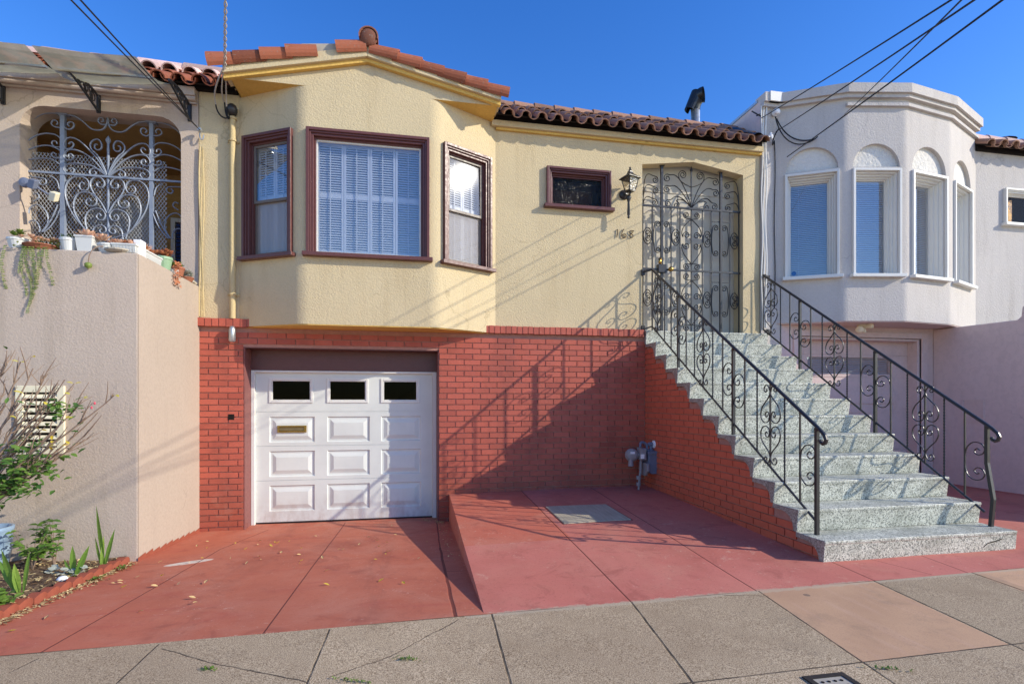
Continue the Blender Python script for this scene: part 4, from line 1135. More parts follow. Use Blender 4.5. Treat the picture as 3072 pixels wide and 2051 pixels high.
mb.prism([(SX0+.036, p[0], p[1]) for p in pts], (SX1-SX0-.06, 0, 0)); mb.build('core', 'mortar', stair)
mb = MB(); cr = [(6.72+.01*i, NY(11)+.005, .255+.0) for i in range(2)]
mb.tube([(6.86, NY(11)+.024, .27), (6.95, NY(11)+.02, .30), (7.0, NY(11)+.014, .335), (7.10, NY(11)+.008, .355), (7.16, NY(11)+.005, .37)], [.006, .008, .006, .004, .002], 5); mb.build('crack', 'dark', stair)

# ------------------------------------------------------------------ stair railings
HZ = lambda y: 1.366+.667*(y+3.555)
BZ = lambda y: .560+.6675*(y+3.53)
def railing(x, label, side):
    t = thing('stair_railing', label, 'railing', (x, -2.0, .43), 'wrought iron railings on the entry stairs')
    yN, yT = -3.555, -.37
    mb = MB()
    curl = [(x, y, HZ(y)) for y in (yT, -1.2, -2.3, -3.40, yN)]
    nose = HZ(yN); cpts = [(x, yN-.05, nose-.036), (x, yN-.09, nose-.072), (x, yN-.105, nose-.105), (x, yN-.095, nose-.135), (x, yN-.07, nose-.145), (x, yN-.045, nose-.13), (x, yN-.04, nose-.11)]
    top = [(x+side*.115, YB-.01, HZ(yT)-.035), (x+side*.10, yT+.02, HZ(yT)-.025), (x+side*.03, yT, HZ(yT)-.005)]
    mb.tube(top+curl+cpts, .0155, 8, up=(1, 0, 0), flat=(1.0, 1.3)); mb.build('handrail', 'iron', t)
    mb = MB().tube([(x+side*.115, YB-.01, BZ(yT)-.03), (x+side*.09, yT+.02, BZ(yT)-.03), (x, yT, BZ(yT)), (x, yN+.02, BZ(yN+.02))], .0115, 6, up=(1, 0, 0)); mb.build('bottom_rail', 'iron', t)
    if side > 0 or True:
        mb = MB().box(x+side*.115-.022, x+side*.115+.022, YB-.016, YB+.03, HZ(yT)-.075, HZ(yT)+.01); mb.box(x+side*.115-.022, x+side*.115+.022, YB-.016, YB+.03, BZ(yT)-.07, BZ(yT)+.015); mb.build('wall_plate', 'iron', t)
    posts = [-1.142, -2.346, -3.555]
    for i, y in enumerate(posts):
        k = min(kk for kk in range(12) if NY(kk) < y)
        zb = NZ(k)
        mb = MB()
        bend = -.055 if (i == 2 and side > 0) else 0
        mb.tube([(x-bend*0, y, HZ(y)), (x, y, HZ(y)-.35), (x+bend*0, y-.0+bend, zb+.25) if bend else (x, y, zb+.3), (x, y+bend*.6, zb)], .021, 4, up=(1, 0, 0)) if bend else mb.box(x-.015, x+.015, y-.015, y+.015, zb, HZ(y)-.01)
        mb.build('post', 'iron', t)
    def twisted(y):
        mb = MB(); z0, z1 = BZ(y), HZ(y); n_ = int((z1-z0)/.010)
        mb.tube([(x, y, z0+(z1-z0)*i/n_) for i in range(n_+1)], [.0075+(.0028 if i % 3 == 0 else 0) for i in range(n_+1)], 5, up=(1, 0, 0)); mb.build('twisted_baluster', 'iron', t)
    def plain_bar(y, r=.0085):
        mb = MB().box(x-.0065, x+.0065, y-.0065, y+.0065, BZ(y), HZ(y)); mb.build('baluster', 'iron', t)
    def sc(pts): mbs.tube([(x, p[0], p[1]) for p in pts], .0058, 6, up=(1, 0, 0), flat=(.9, 1.5))
    def st(c, r, a0, turns, stem):
        sp = spiral(c[0], c[1], r, a0, turns); s0 = V((sp[0][0], sp[0][1], 0)); tan = (V((sp[1][0], sp[1][1], 0))-s0).normalized()
        p = [V((q[0], q[1], 0)) for q in stem]; L = (p[-1]-s0).length
        return [(q.x, q.y) for q in bez(p+[s0-tan*L*.5, s0], 12)]+sp[1:]
    def hearts(yc):
        zc = (BZ(yc)+HZ(yc))/2
        for s_ in (-1, 1):
            m = lambda dy, dz: (yc+s_*dy, zc+dz)
            for v in (1, -1):
                # big lobe: starts at the centre waist, bulges out, curls back in next to the bar
                sc(heart(m, v, s_))
                sc(small(m, v, s_))
    def heart(m, v, s_):
        a = [m(*q) for q in ((.0, .335*v), (.012, .285*v), (.055, .235*v), (.108, .185*v), (.140, .125*v), (.138, .065*v), (.105, .025*v), (.060, .018*v), (.024, .04*v), (.014, .085*v), (.032, .120*v), (.064, .118*v), (.074, .09*v), (.058, .072*v), (.042, .086*v))]
        return smooth(a)
    def small(m, v, s_):
        a = [m(*q) for q in ((.0, .30*v), (.012, .345*v), (.042, .382*v), (.078, .378*v), (.092, .345*v), (.074, .318*v), (.052, .328*v), (.056, .35*v))]
        return smooth(a)
    def smooth(a):
        out = []
        for i in range(len(a)-1):
            p0, p1, p2, p3 = a[max(0, i-1)], a[i], a[i+1], a[min(len(a)-1, i+2)]
            for t_ in (0, .33, .66):
                f = lambda c: .5*((2*p1[c])+(-p0[c]+p2[c])*t_+(2*p0[c]-5*p1[c]+4*p2[c]-p3[c])*t_*t_+(-p0[c]+3*p1[c]-3*p2[c]+p3[c])*t_**3)
                out.append((f(0), f(1)))
        return out+[a[-1]]
    def cscroll(y0, y1):
        """C between post y0 and bar y1 (open toward the post)"""
        s_ = 1 if y0 > y1 else -1; ym = (y0+y1)/2; zc = (BZ(ym)+HZ(ym))/2; w = abs(y0-y1)
        q = lambda a, b: (y1+s_*w*a, zc+b)
        up_ = [(.02, 0), (.02, .06), (.12, .13), (.38, .175), (.72, .17), (.90, .125), (.82, .075), (.58, .06), (.44, .09), (.56, .12), (.68, .105)]
        a = [q(*p) for p in up_]; b = [q(p[0], -p[1]) for p in up_]
        sc(smooth(b[::-1]+a[1:]))
    for a in range(3):
        if a == 0:
            ys = [-.372, -.546, -.751, -.945, -1.142]; tw = (-.372, -.751); pl = (-.945,); ce = -.546; cs = ((-1.142, -.945),)
        else:
            p0, p1 = posts[a-1], posts[a]; s = (p1-p0)/6; ce = p0+3*s; tw = (p0+2*s, p0+4*s); pl = (p0+s, p0+5*s); cs = ((p0, p0+s), (p1, p0+5*s))
        for y in tw: twisted(y)
        for y in pl+(ce,): plain_bar(y)
        mbs = MB(); hearts(ce); mbs.build('heart_scroll', 'iron', t)
        for c in cs: mbs = MB(); cscroll(*c); mbs.build('scroll', 'iron', t)
    return t
railing(5.445, 'wrought iron scroll railing on the brick side of the entry stairs', -1)
railing(7.247, 'wrought iron scroll railing on the white house side, its end post bent', 1)

# ------------------------------------------------------------------ gas meter in the corner
zmt = lambda x, y, d=-.62: on_y(1840+x*.14035, 1280+y*.14035, d)
gm = thing('gas_meter', 'blue grey gas meter with regulator and pipes standing in the brick corner', 'gas meter', (5.2, -.55, .36))
MY = -.58
P = lambda x, y: zmt(x, y, MY)
a, b = P(685, 560), P(915, 985)
mb = MB()
cy = (a.z+b.z)/2
def hull(r):
    return [(a.x, a.z), (b.x, a.z), (b.x, b.z+.05), (b.x-.02, b.z+.015), (b.x-.05, b.z), (a.x+.05, b.z), (a.x+.02, b.z+.015), (a.x, b.z+.05)]
mb.prism([(p[0], MY-.10, p[1]) for p in hull(0)], (0, .22, 0)); body = mb.build('meter_body', 'meter', gm, bevel=.012)
mb = MB().box(a.x-.008, b.x+.008, MY-.115, MY+.13, a.z-.01, a.z+.035)
for i in range(2): mb.lathe([(.012, 0), (.012, .01)], (a.x+.05+.16*i, MY-.125, a.z+.01), 8, (0, 1, 0))
mb.build('meter_top', 'meter', gm, bevel=.008)
f0, f1 = P(548, 690), P(672, 1020)
mb = MB().prism([(b.x+.004, MY-.12, a.z-.13), (b.x+.004, MY+.14, a.z-.13), (b.x+.004, MY+.15, b.z+.05), (b.x+.004, MY+.05, b.z-.02), (b.x+.004, MY-.08, b.z-.02), (b.x+.004, MY-.14, b.z+.05)], (.045, 0, 0))
mb.build('side_cover', 'meter', gm, bevel=.01)
mb = MB().prism([(a.x-.045, MY-.14, a.z-.13), (a.x-.045, MY+.12, a.z-.13), (a.x-.045, MY+.14, b.z+.05), (a.x-.045, MY+.03, b.z-.02), (a.x-.045, MY-.08, b.z-.025), (a.x-.045, MY-.15, b.z+.05)], (.04, 0, 0))
mb.build('front_cover', 'meter_pale', gm, bevel=.01)
i0, i1 = P(527, 445), P(660, 690)
mb = MB().box(i0.x, i1.x-.01, MY-.10, MY+.05, i1.z, i0.z); ix = mb.build('index_box', 'meter_pale', gm, bevel=.008)
mb = MB().box(i0.x-.006, i0.x+.045, MY-.112, MY-.098, P(527, 660).z, P(527, 570).z); mb.build('dial_label', 'label_white', ix)
rc = P(390, 600)
mb = MB().lathe([(.0, -.055), (.06, -.055), (.088, -.035), (.088, -.02), (.092, -.01), (.092, .01), (.088, .02), (.06, .05), (.02, .06)], rc, 20, (-.25, -1, 0)); mb.lathe([(.03, 0), (.034, -.05), (.04, -.09), (.02, -.10)], (rc.x-.02, rc.y-.02, rc.z-.06), 12); mb.tube([(rc.x+.05, rc.y, rc.z), (i0.x+.03, MY-.02, rc.z)], .026, 10)
rg = mb.build('regulator', 'meter_pale', gm, smooth=False, bevel=.003)
mb = MB().box(rc.x-.04, rc.x+.02, rc.y-.066, rc.y-.05, rc.z+.02, rc.z+.05); mb.build('regulator_label', 'label_white', rg)
mb = MB()
t0 = P(578, 440); t1 = P(590, 335); t2 = P(705, 345); t3 = P(715, 470); m1 = P(800, 530); m2 = P(805, 370); we = P(975, 365)
mb.tube(bez([(t0.x, MY, t0.z), (t1.x-.015, MY, t1.z+.03), (t1.x, MY, t1.z+.01), (t2.x+.015, MY, t2.z+.01), (t2.x+.02, MY, t2.z-.02), (t3.x, MY, t3.z-.03)], 14), .019, 10)
mb.tube([(m1.x, MY, a.z), (m1.x, MY, m2.z)], .022, 10); mb.tube([(t2.x+.02, MY, m2.z), (SX0+.03, MY-.02, m2.z+.0)], .022, 10)
for p in (m1, t3): mb.tube([(p.x, MY, a.z+.03), (p.x, MY, a.z+.055)], .04, 8)
mb.tube([(m2.x-.03, MY, m2.z), (m2.x+.05, MY, m2.z)], .032, 10)
mb.build('pipe', 'meter', gm, smooth=False)
mb = MB().lathe([(.055, 0), (.05, .012), (.03, .016)], (SX0+.02, MY-.02, m2.z), 18, (-1, 0, 0)); mb.build('wall_flange', 'label_white', gm)
r0 = P(545, 980); r1 = P(510, 1290)
mb = MB().tube([(i0.x+.03, MY-.03, rc.z), (i0.x+.025, MY-.03, rc.z-.2), (r1.x+.005, MY-.03, z_terr(5.2, -.6)-.02)], .016, 10)
zz_ = z_terr(5.2, -.6); mb.tube([(r1.x+.008, MY-.03, zz_+.14), (r1.x+.008, MY-.03, zz_+.19)], .034, 8); mb.tube([(r1.x+.006, MY-.03, zz_+.05), (r1.x+.006, MY-.03, zz_+.10)], .030, 8)
mb.build('riser', 'meter_pale', gm)
# ================================================================== beige neighbour
YL = -.31
lh = thing('beige_house', 'beige stucco house with an arched porch opening above a plain terrace wall', 'house', (-3.2, -.3, 0))
def rrect(x0, x1, z0, z1, r, n_=7):
    return [(x0, z0), (x1, z0)]+arc2(x1-r, z1-r, r, 0, 90, n_)+arc2(x0+r, z1-r, r, 90, 180, n_)
Fl = lambda u, v, d: (u, YL+d, v)
mb = MB().panel([(-7, 2.6), (-.582, 2.6), (-.582, 5.44), (-7, 5.44)], [rrect(-2.505, -.778, 2.95, 5.085, .26)], Fl, .30, .30)
mb.build('wall', 'beige', lh)
mb = MB()
for b in ((-2.95, -.60, .0, 1.7, 5.11, 5.2), (-2.95, -.60, 1.6, 1.7, 2.7, 5.11), (-3.0, -2.95, -.01, 1.7, 2.7, 5.2), (-.66, -.60, -.01, 1.7, 2.7, 5.2)): mb.box(*b)
pw = mb.build('porch_wall', 'tan', lh)
mb = MB().box(-7, -.60, -1.66, 1.7, 2.75, 2.86); mb.build('terrace_floor', 'terracotta', lh)
mb = MB(); Fp = lambda u, v, d: (u, 1.55+d, v); slats(mb, Fp, -1.55, -.75, 2.9, 4.35, 0, .06, .05, 60, .01); mb.build('porch_shutter', 'dark_blue', lh)
mb = MB(); ring(mb, Fp, -1.62, -.68, 2.86, 4.42, .06, -.03, .05); mb.build('porch_frame', 'white_trim', lh)
mb = MB().box(-2.72, -1.85, 1.52, 1.60, 2.87, 4.6); mb.build('porch_door', 'white_stucco', lh)
mb = MB().box(-7, -.569, -1.85, -1.65, -.4, 3.01); mb.build('terrace_wall', 'beige', lh, bevel=.012)
mb = MB().box(-.769, -.568, -1.65, YL-.001, -.4, 3.009)
mb.quad((-.5665, -1.848, -.3), (-.5665, YL, -.3), (-.5665, YL, 3.0), (-.5665, -1.848, 3.0)); mb.build('side_parapet', 'beige_smooth', lh)
mb = MB()
for i in range(10):
    y0, y1 = -1.86+.154*i, -1.86+.154*(i+1); mb.quad((-.563, y0, z_drive(-.57, y0)-.02), (-.563, y1, z_drive(-.57, y1)-.02), (-.563, y1, z_drive(-.57, y1)+.055+.006*math.sin(i*2.1)), (-.563, y0, z_drive(-.57, y0)+.03+.006*math.sin(i*1.7)))
mb.build('base_strip', 'edging', lh)
# cornice
mb = MB().box(-7, -.590, YL-.10, YL-.001, 5.335, 5.44); mb.build('eave_board', 'beige', lh, bevel=.008)
mb = MB()
mb.tube([(-7, YL-.055, 5.315), (-.592, YL-.055, 5.315)], .03, 10); mb.box(-7, -.592, YL-.035, YL-.001, 5.262, 5.29); mb.build('cornice_moulding', 'beige', lh)
mb = MB(); tile_slope(mb, ((-7, -.50, 5.435), (-.16, -.50, 5.435)), ((-7, .36, 5.98), (-.16, .36, 5.98)), 30, 3, .088, seed=21)
rf = mb.build('roof', 'tile', lh)
mb = MB().box(-7, -.12, -.36, .1, 5.442, 5.53); mb.prism([(-7, -.46, 5.462), (-.12, -.46, 5.462), (-.12, .36, 5.97), (-7, .36, 5.97)], (0, .02, -.012)); mb.build('roof_deck', 'dark', rf)
mb = MB(); rr = random.Random(4)
for k in range(12): mb.barrel((-7+.55*k, .30, 6.0+rr.uniform(-.01, .01)), (-6.42+.55*k, .30, 5.99), (0, 0, 1), .12, .11, .015, 8)
for k in range(5): mb.barrel((-1.5+.235*k, .0+rr.uniform(-.02, .02), 5.82), (-1.5+.235*k, .36, 6.0), (0, -.5, .8), .10, .09, .014, 8)
mb.build('ridge_tile', 'tile_pale', rf)
# louvred vent low on the terrace wall
mb = MB(); Fv = lambda u, v, d: (u, -1.85+d, v)
ring(mb, Fv, -1.578, -1.181, 1.093, 1.728, .06, -.022, .005)
vt = mb.build('wall_vent', 'vent', lh, bevel=.003)
mb = MB().box(-1.52, -1.24, -1.8535, -1.8515, 1.15, 1.67); mb.build('vent_opening', 'dark', vt)
mb = MB()
for i in range(8):
    z = 1.165+.0635*i; mb.add([(-1.518, -1.853, z+.03), (-1.241, -1.853, z+.03), (-1.241, -1.874, z), (-1.518, -1.874, z), (-1.518, -1.853, z+.04), (-1.241, -1.853, z+.04), (-1.241, -1.878, z+.006), (-1.518, -1.878, z+.006)], [(0,1,2,3), (4,7,6,5), (3,2,6,7), (0,3,7,4), (1,5,6,2)])
mb.build('louvre', 'vent', vt)

# painted iron grille with diamond mesh in the porch opening
GL = -.14
zA = lambda x, y: (x*.5102, 100+y*.5102)
def A(x, y):
    q = on_y(*zA(x, y), GL); return (q.x, q.z)
def smooth2(a):
    out = []
    for i in range(len(a)-1):
        p0, p1, p2, p3 = a[max(0, i-1)], a[i], a[i+1], a[min(len(a)-1, i+2)]
        for t_ in (0, .33, .66):
            f = lambda c: .5*((2*p1[c])+(-p0[c]+p2[c])*t_+(2*p0[c]-5*p1[c]+4*p2[c]-p3[c])*t_*t_+(-p0[c]+3*p1[c]-3*p2[c]+p3[c])*t_**3)
            out.append((f(0), f(1)))
    return out+[a[-1]]
gt = thing('porch_grille', 'blue grey painted iron scroll grille filling the porch arch of the beige house', 'window grille', (-1.6, GL, 2.87))
mb = MB(); xL, xP1, xC, xP2 = A(157, 800)[0], A(372, 800)[0], A(637, 840)[0], A(893, 860)[0]; zH = A(500, 838)[1]
xR = -.79
mb.box(xP1-.024, xP1+.024, GL-.024, GL+.024, 2.86, 5.075); mb.box(xP2-.022, xP2+.022, GL-.022, GL+.022, 2.86, 5.075)
for x in (xP1, xP2): mb.box(x-.06, x+.06, GL-.04, GL+.04, 5.068, 5.083)
mb.box(xL-.012, xL+.012, GL-.012, GL+.012, 2.86, A(157, 550)[1])
mb.bar((xL, GL-.02, zH), (xR, GL-.02, zH), .02, .022)
mb.build('post', 'grey_iron', gt)
mb = MB(); z0, z1 = 2.9, A(637, 640)[1]; nn = 60
mb.tube([(xC, GL, z0+(z1-z0)*i/nn) for i in range(nn+1)], [.013+(.004 if i % 3 == 0 else 0) for i in range(nn+1)], 6, up=(0, 1, 0)); mb.lathe([(.015, 0), (.03, .03), (.022, .06), (0, .10)], (xC, GL, z1-.02), 8)
mb.tube([(xC, GL, A(637, 540)[1]), (xC, GL, 5.075)], .012, 6); mb.build('centre_bar', 'grey_iron', gt)
mb = MB()
def LS(p, mir=True, r=.0105):
    q = smooth2([A(*a) for a in p])
    for s_ in ((1, -1) if mir else (1,)):
        mb.tube([((a if s_ > 0 else 2*xC-a), GL-.014, b) for a, b in q], r, 6, up=(0, 1, 0), flat=(.8, 1.4))
for p in ([(610,1205),(520,1165),(450,1090),(405,1010),(388,940),(398,885),(430,853),(475,845),(515,862),(530,895),(515,925),(485,925),(470,900),(485,880),(503,890)],
    [(560,1205),(500,1150),(460,1090),(440,1040),(440,990),(460,950),(495,938),(540,945),(572,975),(570,1005),(545,1020),(515,1008),(512,985),(530,975),(540,990)],
    [(632,1060),(600,1000),(560,950),(538,905),(540,870),(565,850),(600,855),(620,885),(605,910),(580,905),(575,885),(592,880)],
    [(530,1200),(510,1130),(508,1080),(530,1045),(570,1033),(605,1040),(625,1070),(610,1100),(585,1098),(572,1078),(588,1062),(600,1078)],
    [(545,1205),(555,1150),(590,1130),(620,1140),(628,1165),(605,1178),(590,1165),(598,1152)],
    [(632,835),(615,790),(580,725),(545,690),(535,660),(550,635),(580,628),(600,650),(600,680),(580,690),(562,680),(562,660),(575,658)],
    [(632,838),(590,760),(530,690),(470,635),(420,617),(390,630),(378,660),(390,682),(420,680),(438,660),(425,643),(408,655)],
    [(630,840),(570,765),(510,715),(450,690),(405,690),(382,715),(385,740),(410,750),(435,740),(430,718),(412,715),(408,730)],
    [(628,842),(600,812),(565,798),(535,808),(535,832),(555,838),(570,825),(560,815)],
    [(628,842),(560,790),(510,776),(450,768),(400,775),(380,800),(395,826),(425,828),(442,808),(428,795),(412,803)],
    [(385,480),(450,495),(500,530),(545,568),(600,572),(630,545),(636,500)],
    [(385,560),(410,570),(435,558),(438,535),(418,525),(402,538),(412,552)],
    [(632,540),(600,540),(582,522),(588,503),(606,503),(612,520),(600,526)]): LS(p)
side = ([(158,560),(200,510),(260,478),(330,475),(362,490)], [(165,640),(210,608),(270,593),(330,600),(362,625)], [(165,692),(230,668),(300,665),(362,695)], [(362,672),(330,672),(310,655),(315,638),(335,640),(340,655)],
    [(362,560),(330,555),(308,540),(312,520),(332,516),(345,532),(335,542)], [(165,748),(240,738),(310,745),(362,780)], [(362,738),(325,735),(306,718),(318,705),(335,715)],
    [(165,845),(220,850),(270,860),(275,885),(250,895),(235,878),(248,866)], [(175,1060),(180,1030),(215,1010),(260,1030),(285,1070),(285,1120),(250,1170)], [(362,1030),(335,1090),(300,1140),(265,1170)], [(345,1010),(315,1080),(285,1130),(255,1170)], [(165,1130),(185,1105),(220,1110),(240,1150),(235,1172)], [(300,840),(340,870),(355,920)], [(200,990),(235,970),(225,945),(200,950)])
for p in side:
    LS(p, False, .009)
    q = smooth2([A(*a) for a in p])
    mb.tube([(xP2+(xP1-a), GL-.014, b) for a, b in q if xP2+(xP1-a) < xR+.01] or [(xP2, GL, 4), (xP2+.01, GL, 4)], .009, 6, up=(0, 1, 0), flat=(.8, 1.4))
mb.build('scrollwork', 'grey_iron', gt)
mb = MB(); X0, X1, Z0, Z1 = xL+.02, A(975, 800)[0], 2.9, A(600, 722)[1]
sx, sz = .040, .060; k = sz/sx
def clipline(x, z, dirx):
    t0, t1 = 0.0, 10.0
    return None
for sgn in (1, -1):
    c = (Z0-k*X1 if sgn > 0 else Z0+k*X0)
    c1 = (Z1-k*X0 if sgn > 0 else Z1+k*X1)
    while c < c1:
        xa = ((Z0-c)/k if sgn > 0 else (c-Z1)/k); xb = ((Z1-c)/k if sgn > 0 else (c-Z0)/k)
        xa, xb = max(X0, xa), min(X1, xb)
        if xb-xa > .01: mb.tube([(xa, GL+.03+.003*sgn, c+sgn*k*xa), (xb, GL+.03+.003*sgn, c+sgn*k*xb)], .0036, 4, caps=False)
        c += sz*1.0
mb.build('diamond_mesh', 'mesh', gt)

# motion light on the grille
sl_ = thing('security_light', 'grey twin head security light fixed at the edge of the porch arch', 'security light', (-2.4, -.3, 4.2))
for px_, py_, dx, nm in ((195, 885, -.02, 'lamp_head'), (318, 960, .03, 'sensor_head')):
    c = on_y(*zA(px_, py_), -.42)
    mb = MB().obox(c, (.042, -.015, -.015), (.008, .032, .015), (.02, -.015, .048)); mb.build(nm, 'meter' if dx < 0 else 'vent', sl_, bevel=.01)
c = on_y(*zA(195, 885), -.42); d = on_y(*zA(318, 960), -.42); w_ = on_y(*zA(150, 880), -.32)
mb = MB().tube(bez([w_, (c.x-.05, c.y+.05, c.z), c], 6), .014, 6).tube(bez([c, ((c.x+d.x)/2, c.y+.08, c.z-.1), d], 6), .012, 6); mb.lathe([(.06, 0), (.055, .03), (.02, .04)], w_, 14, (0, -1, 0)); mb.build('bracket', 'meter', sl_)

# clear awnings on black scroll brackets
def awning(xa, xb, label, yj=0):
    t = thing('plastic_awning', label, 'awning', ((xa+xb)/2, -.75, 5.3), 'clear plastic awning panels over the porch')
    mb = MB(); prof = [(-.46, 5.43), (-.55, 5.37), (-.68, 5.30), (-.80, 5.25), (-.92, 5.232), (-1.06, 5.245), (-1.20, 5.265)]
    n_ = 12
    mb.grid(n_, len(prof)-1, lambda u, v: (xa+(xb-xa)*u+.10*(1-v)*(1 if yj == 0 else .6)-.05, prof[round(v*(len(prof)-1))][0], prof[round(v*(len(prof)-1))][1]-.13*(1-u)*(1-v)+.008*math.sin(u*6+v*2)))
    mb.build('sheet', 'poly', t, smooth=True)
    mb = MB().bar((xa+.03, -.905, 5.222), (xb-.02, -.905, 5.222), .03, .018); mb.build('front_bar', 'galv', t)
awning(-1.80, -.83, 'clear plastic awning panel closest to the cream house'); awning(-3.05, -1.86, 'clear plastic awning panel cut by the photo edge', 1)
def bracket(x, label):
    t = thing('awning_bracket', label, 'bracket', (x, YL, 5.05), 'black brackets under the awnings')
    mb = MB().box(x-.022, x+.022, YL-.025, YL-.001, 5.05, 5.275); mb.box(x-.014, x+.014, YL-.04, YL-.025, 5.07, 5.25); mb.build('wall_plate', 'black_plastic', t, bevel=.005)
    mb = MB(); tp = bez([(x, YL-.03, 5.25), (x, -.55, 5.30), (x, -.80, 5.26), (x, -.91, 5.225)], 10); bt = bez([(x, YL-.03, 5.07), (x, -.50, 5.12), (x, -.75, 5.19), (x, -.91, 5.215)], 10)
    mb.tube(tp, .014, 4, up=(1, 0, 0)); mb.tube(bt, .014, 4, up=(1, 0, 0)); mb.build('arm', 'black_plastic', t)
    mb = MB()
    for i in range(2, 9): mb.tube([tp[i], bt[i-1 if i % 2 else i]], .007, 4, up=(1, 0, 0))
    for cy_, cz_, r in ((-.45, 5.185, .05), (-.58, 5.21, .038), (-.70, 5.225, .028)): mb.tube([(x, cy_+r*math.cos(a), cz_+r*math.sin(a)) for a in [2*math.pi*i/14 for i in range(14)]], .007, 4, closed=True, up=(1, 0, 0))
    mb.build('scroll_web', 'black_plastic', t)
bracket(-1.675, 'black awning bracket at the middle of the porch arch'); bracket(-.675, 'black awning bracket closest to the cream house'); bracket(-2.665, 'black awning bracket at the photo edge beside the porch arch')

# ------------------------------------------------------------------ pots on the terrace wall
ZP = 3.011
def rosette(mb, c, r, n_=16, up=(0, 0, 1), seed=0):
    rr = random.Random(seed); c = V(c)
    for k in range(n_):
        a = k*2.399+seed; t = k/n_; el = .25+1.0*t
        d = V((math.cos(a)*math.cos(el), math.sin(a)*math.cos(el), math.sin(el)))
        mb.leaf(c+d*r*.1, d, V((0, 0, 1))-d*d.z+V((0, 0, .05)), r*(1-.45*t)*rr.uniform(.9, 1.1), r*.5, .35, -.15)
def cluster(mb, c, w, d, hgt, n_, r, seed):
    rr = random.Random(seed)
    for i in range(n_): rosette(mb, (c[0]+rr.uniform(-w, w), c[1]+rr.uniform(-d, d), c[2]+rr.uniform(0, hgt)), r*rr.uniform(.7, 1.2), 13, seed=rr.random()*9)
def sprigs(mb, c, w, d, n_, L, l, seed, down=False):
    rr = random.Random(seed)
    for i in range(n_):
        p = V((c[0]+rr.uniform(-w, w), c[1]+rr.uniform(-d, d), c[2])); dr = V((rr.uniform(-.6, .6), rr.uniform(-.6, .6), 1)).normalized()
        for k in range(int(L/.02)):
            p = p+dr*.018; a = rr.uniform(0, 6.3)
            mb.leaf(p, (math.cos(a), math.sin(a), .4), (0, 0, 1), l, l*.7, .2, .1)
PY = -1.755
def square_pot(x, y, w, h_, label, mat='pot_white'):
    t = thing('plant_pot', label, 'plant pot', (x, y, ZP), 'pots along the terrace wall')
    b_ = w*.8/2; a_ = w/2
    mb = MB(); o = [[(x-s, y-s, z), (x+s, y-s, z), (x+s, y+s, z), (x-s, y+s, z)] for s, z in ((b_, ZP), (a_, ZP+h_), (a_+.006, ZP+h_), (a_+.006, ZP+h_+.015), (a_-.01, ZP+h_+.015), (a_-.014, ZP+h_-.02))]
    for q, r in zip(o, o[1:]):
        for i in range(4): j = (i+1) % 4; mb.quad(q[i], q[j], r[j], r[i])
    mb.quad(*o[0][::-1]); mb.build('pot', mat, t, bevel=.002)
    mb = MB().quad(*[(p[0], p[1], ZP+h_-.012) for p in o[-1]]); mb.build('potting_soil', 'succ_soil', t)
    return t
def round_pot(x, y, r, h_, label, mat='pot_white', taper=.75):
    t = thing('plant_pot', label, 'plant pot', (x, y, ZP), 'pots along the terrace wall')
    mb = MB().lathe([(r*taper, 0), (r, h_*.8), (r*1.06, h_*.8), (r*1.06, h_), (r*.95, h_), (r*.92, h_*.85)], (x, y, ZP), 20); mb.build('pot', mat, t)
    mb = MB().lathe([(0, 0), (r*.9, 0)], (x, y, ZP+h_*.88), 16, cap=False); mb.build('potting_soil', 'succ_soil', t)
    return t
t = round_pot(-1.62, PY, .085, .10, 'white round pot at the photo edge on the terrace wall'); mb = MB(); cluster(mb, (-1.62, PY, ZP+.11), .05, .05, .04, 6, .05, 1); mb.build('succulent', 'succ_green', t)
t = round_pot(-1.43, PY-.01, .13, .045, 'low brown bowl of creeping succulent with trailing stems', 'terracotta'); mb = MB(); cluster(mb, (-1.43, PY-.01, ZP+.07), .13, .07, .06, 16, .045, 2); mb.build('succulent', 'succ_pink', t)
mb = MB(); rr = random.Random(6)
sprigs(mb, (-1.32, PY-.02, ZP+.03), .12, .06, 22, .09, .022, 9)
for x_, L in ((-1.47, .62), (-1.50, .45), (-1.44, .50), (-1.40, .38), (-1.47, .55), (-1.30, .34), (-1.66, .40), (-1.43, .30), (-1.53, .25), (-1.36, .22)):
    p = V((x_, -1.86, ZP+.02)); z = 0
    while z < L:
        z += .016; q = V((x_+.02*math.sin(z*9+x_*40), -1.866-.012*math.sin(z*12), ZP+.02-z)); a = rr.uniform(0, 6.3)
        for s_ in (0, math.pi): mb.leaf(q, (math.cos(a+s_), -abs(math.sin(a+s_))*.7, -.3), (0, -1, .3), .017, .013, .2, .1)
for i in range(90):
    x_ = rr.uniform(-1.62, -1.22); mb.leaf((x_, rr.uniform(-1.88, -1.72), ZP+rr.uniform(0, .05)), (rr.uniform(-1, 1), -.5, rr.uniform(-.2, .6)), (0, -.3, 1), .026, .02, .2, .1)
mb.build('trailing_vine', 'succ_green', t)
t = round_pot(-1.20, PY, .075, .125, 'white round pot of small green trailing leaves'); mb = MB(); sprigs(mb, (-1.20, PY, ZP+.12), .06, .06, 22, .05, .022, 4); mb.build('succulent', 'leaf', t)
t = square_pot(-1.045, PY, .145, .135, 'white square pot holding a large pinkish rosette succulent'); mb = MB(); rosette(mb, (-1.05, PY, ZP+.14), .11, 20, seed=1); rosette(mb, (-.99, PY-.04, ZP+.13), .06, 12, seed=2); mb.build('succulent', 'succ_pink', t)
t = round_pot(-.865, PY-.01, .085, .085, 'white low pot with orange rosettes and grey leaves'); mb = MB(); rosette(mb, (-.92, PY, ZP+.12), .10, 18, seed=3); cluster(mb, (-.84, PY, ZP+.09), .06, .05, .02, 5, .045, 5); mb.build('succulent', 'succ_pink', t)
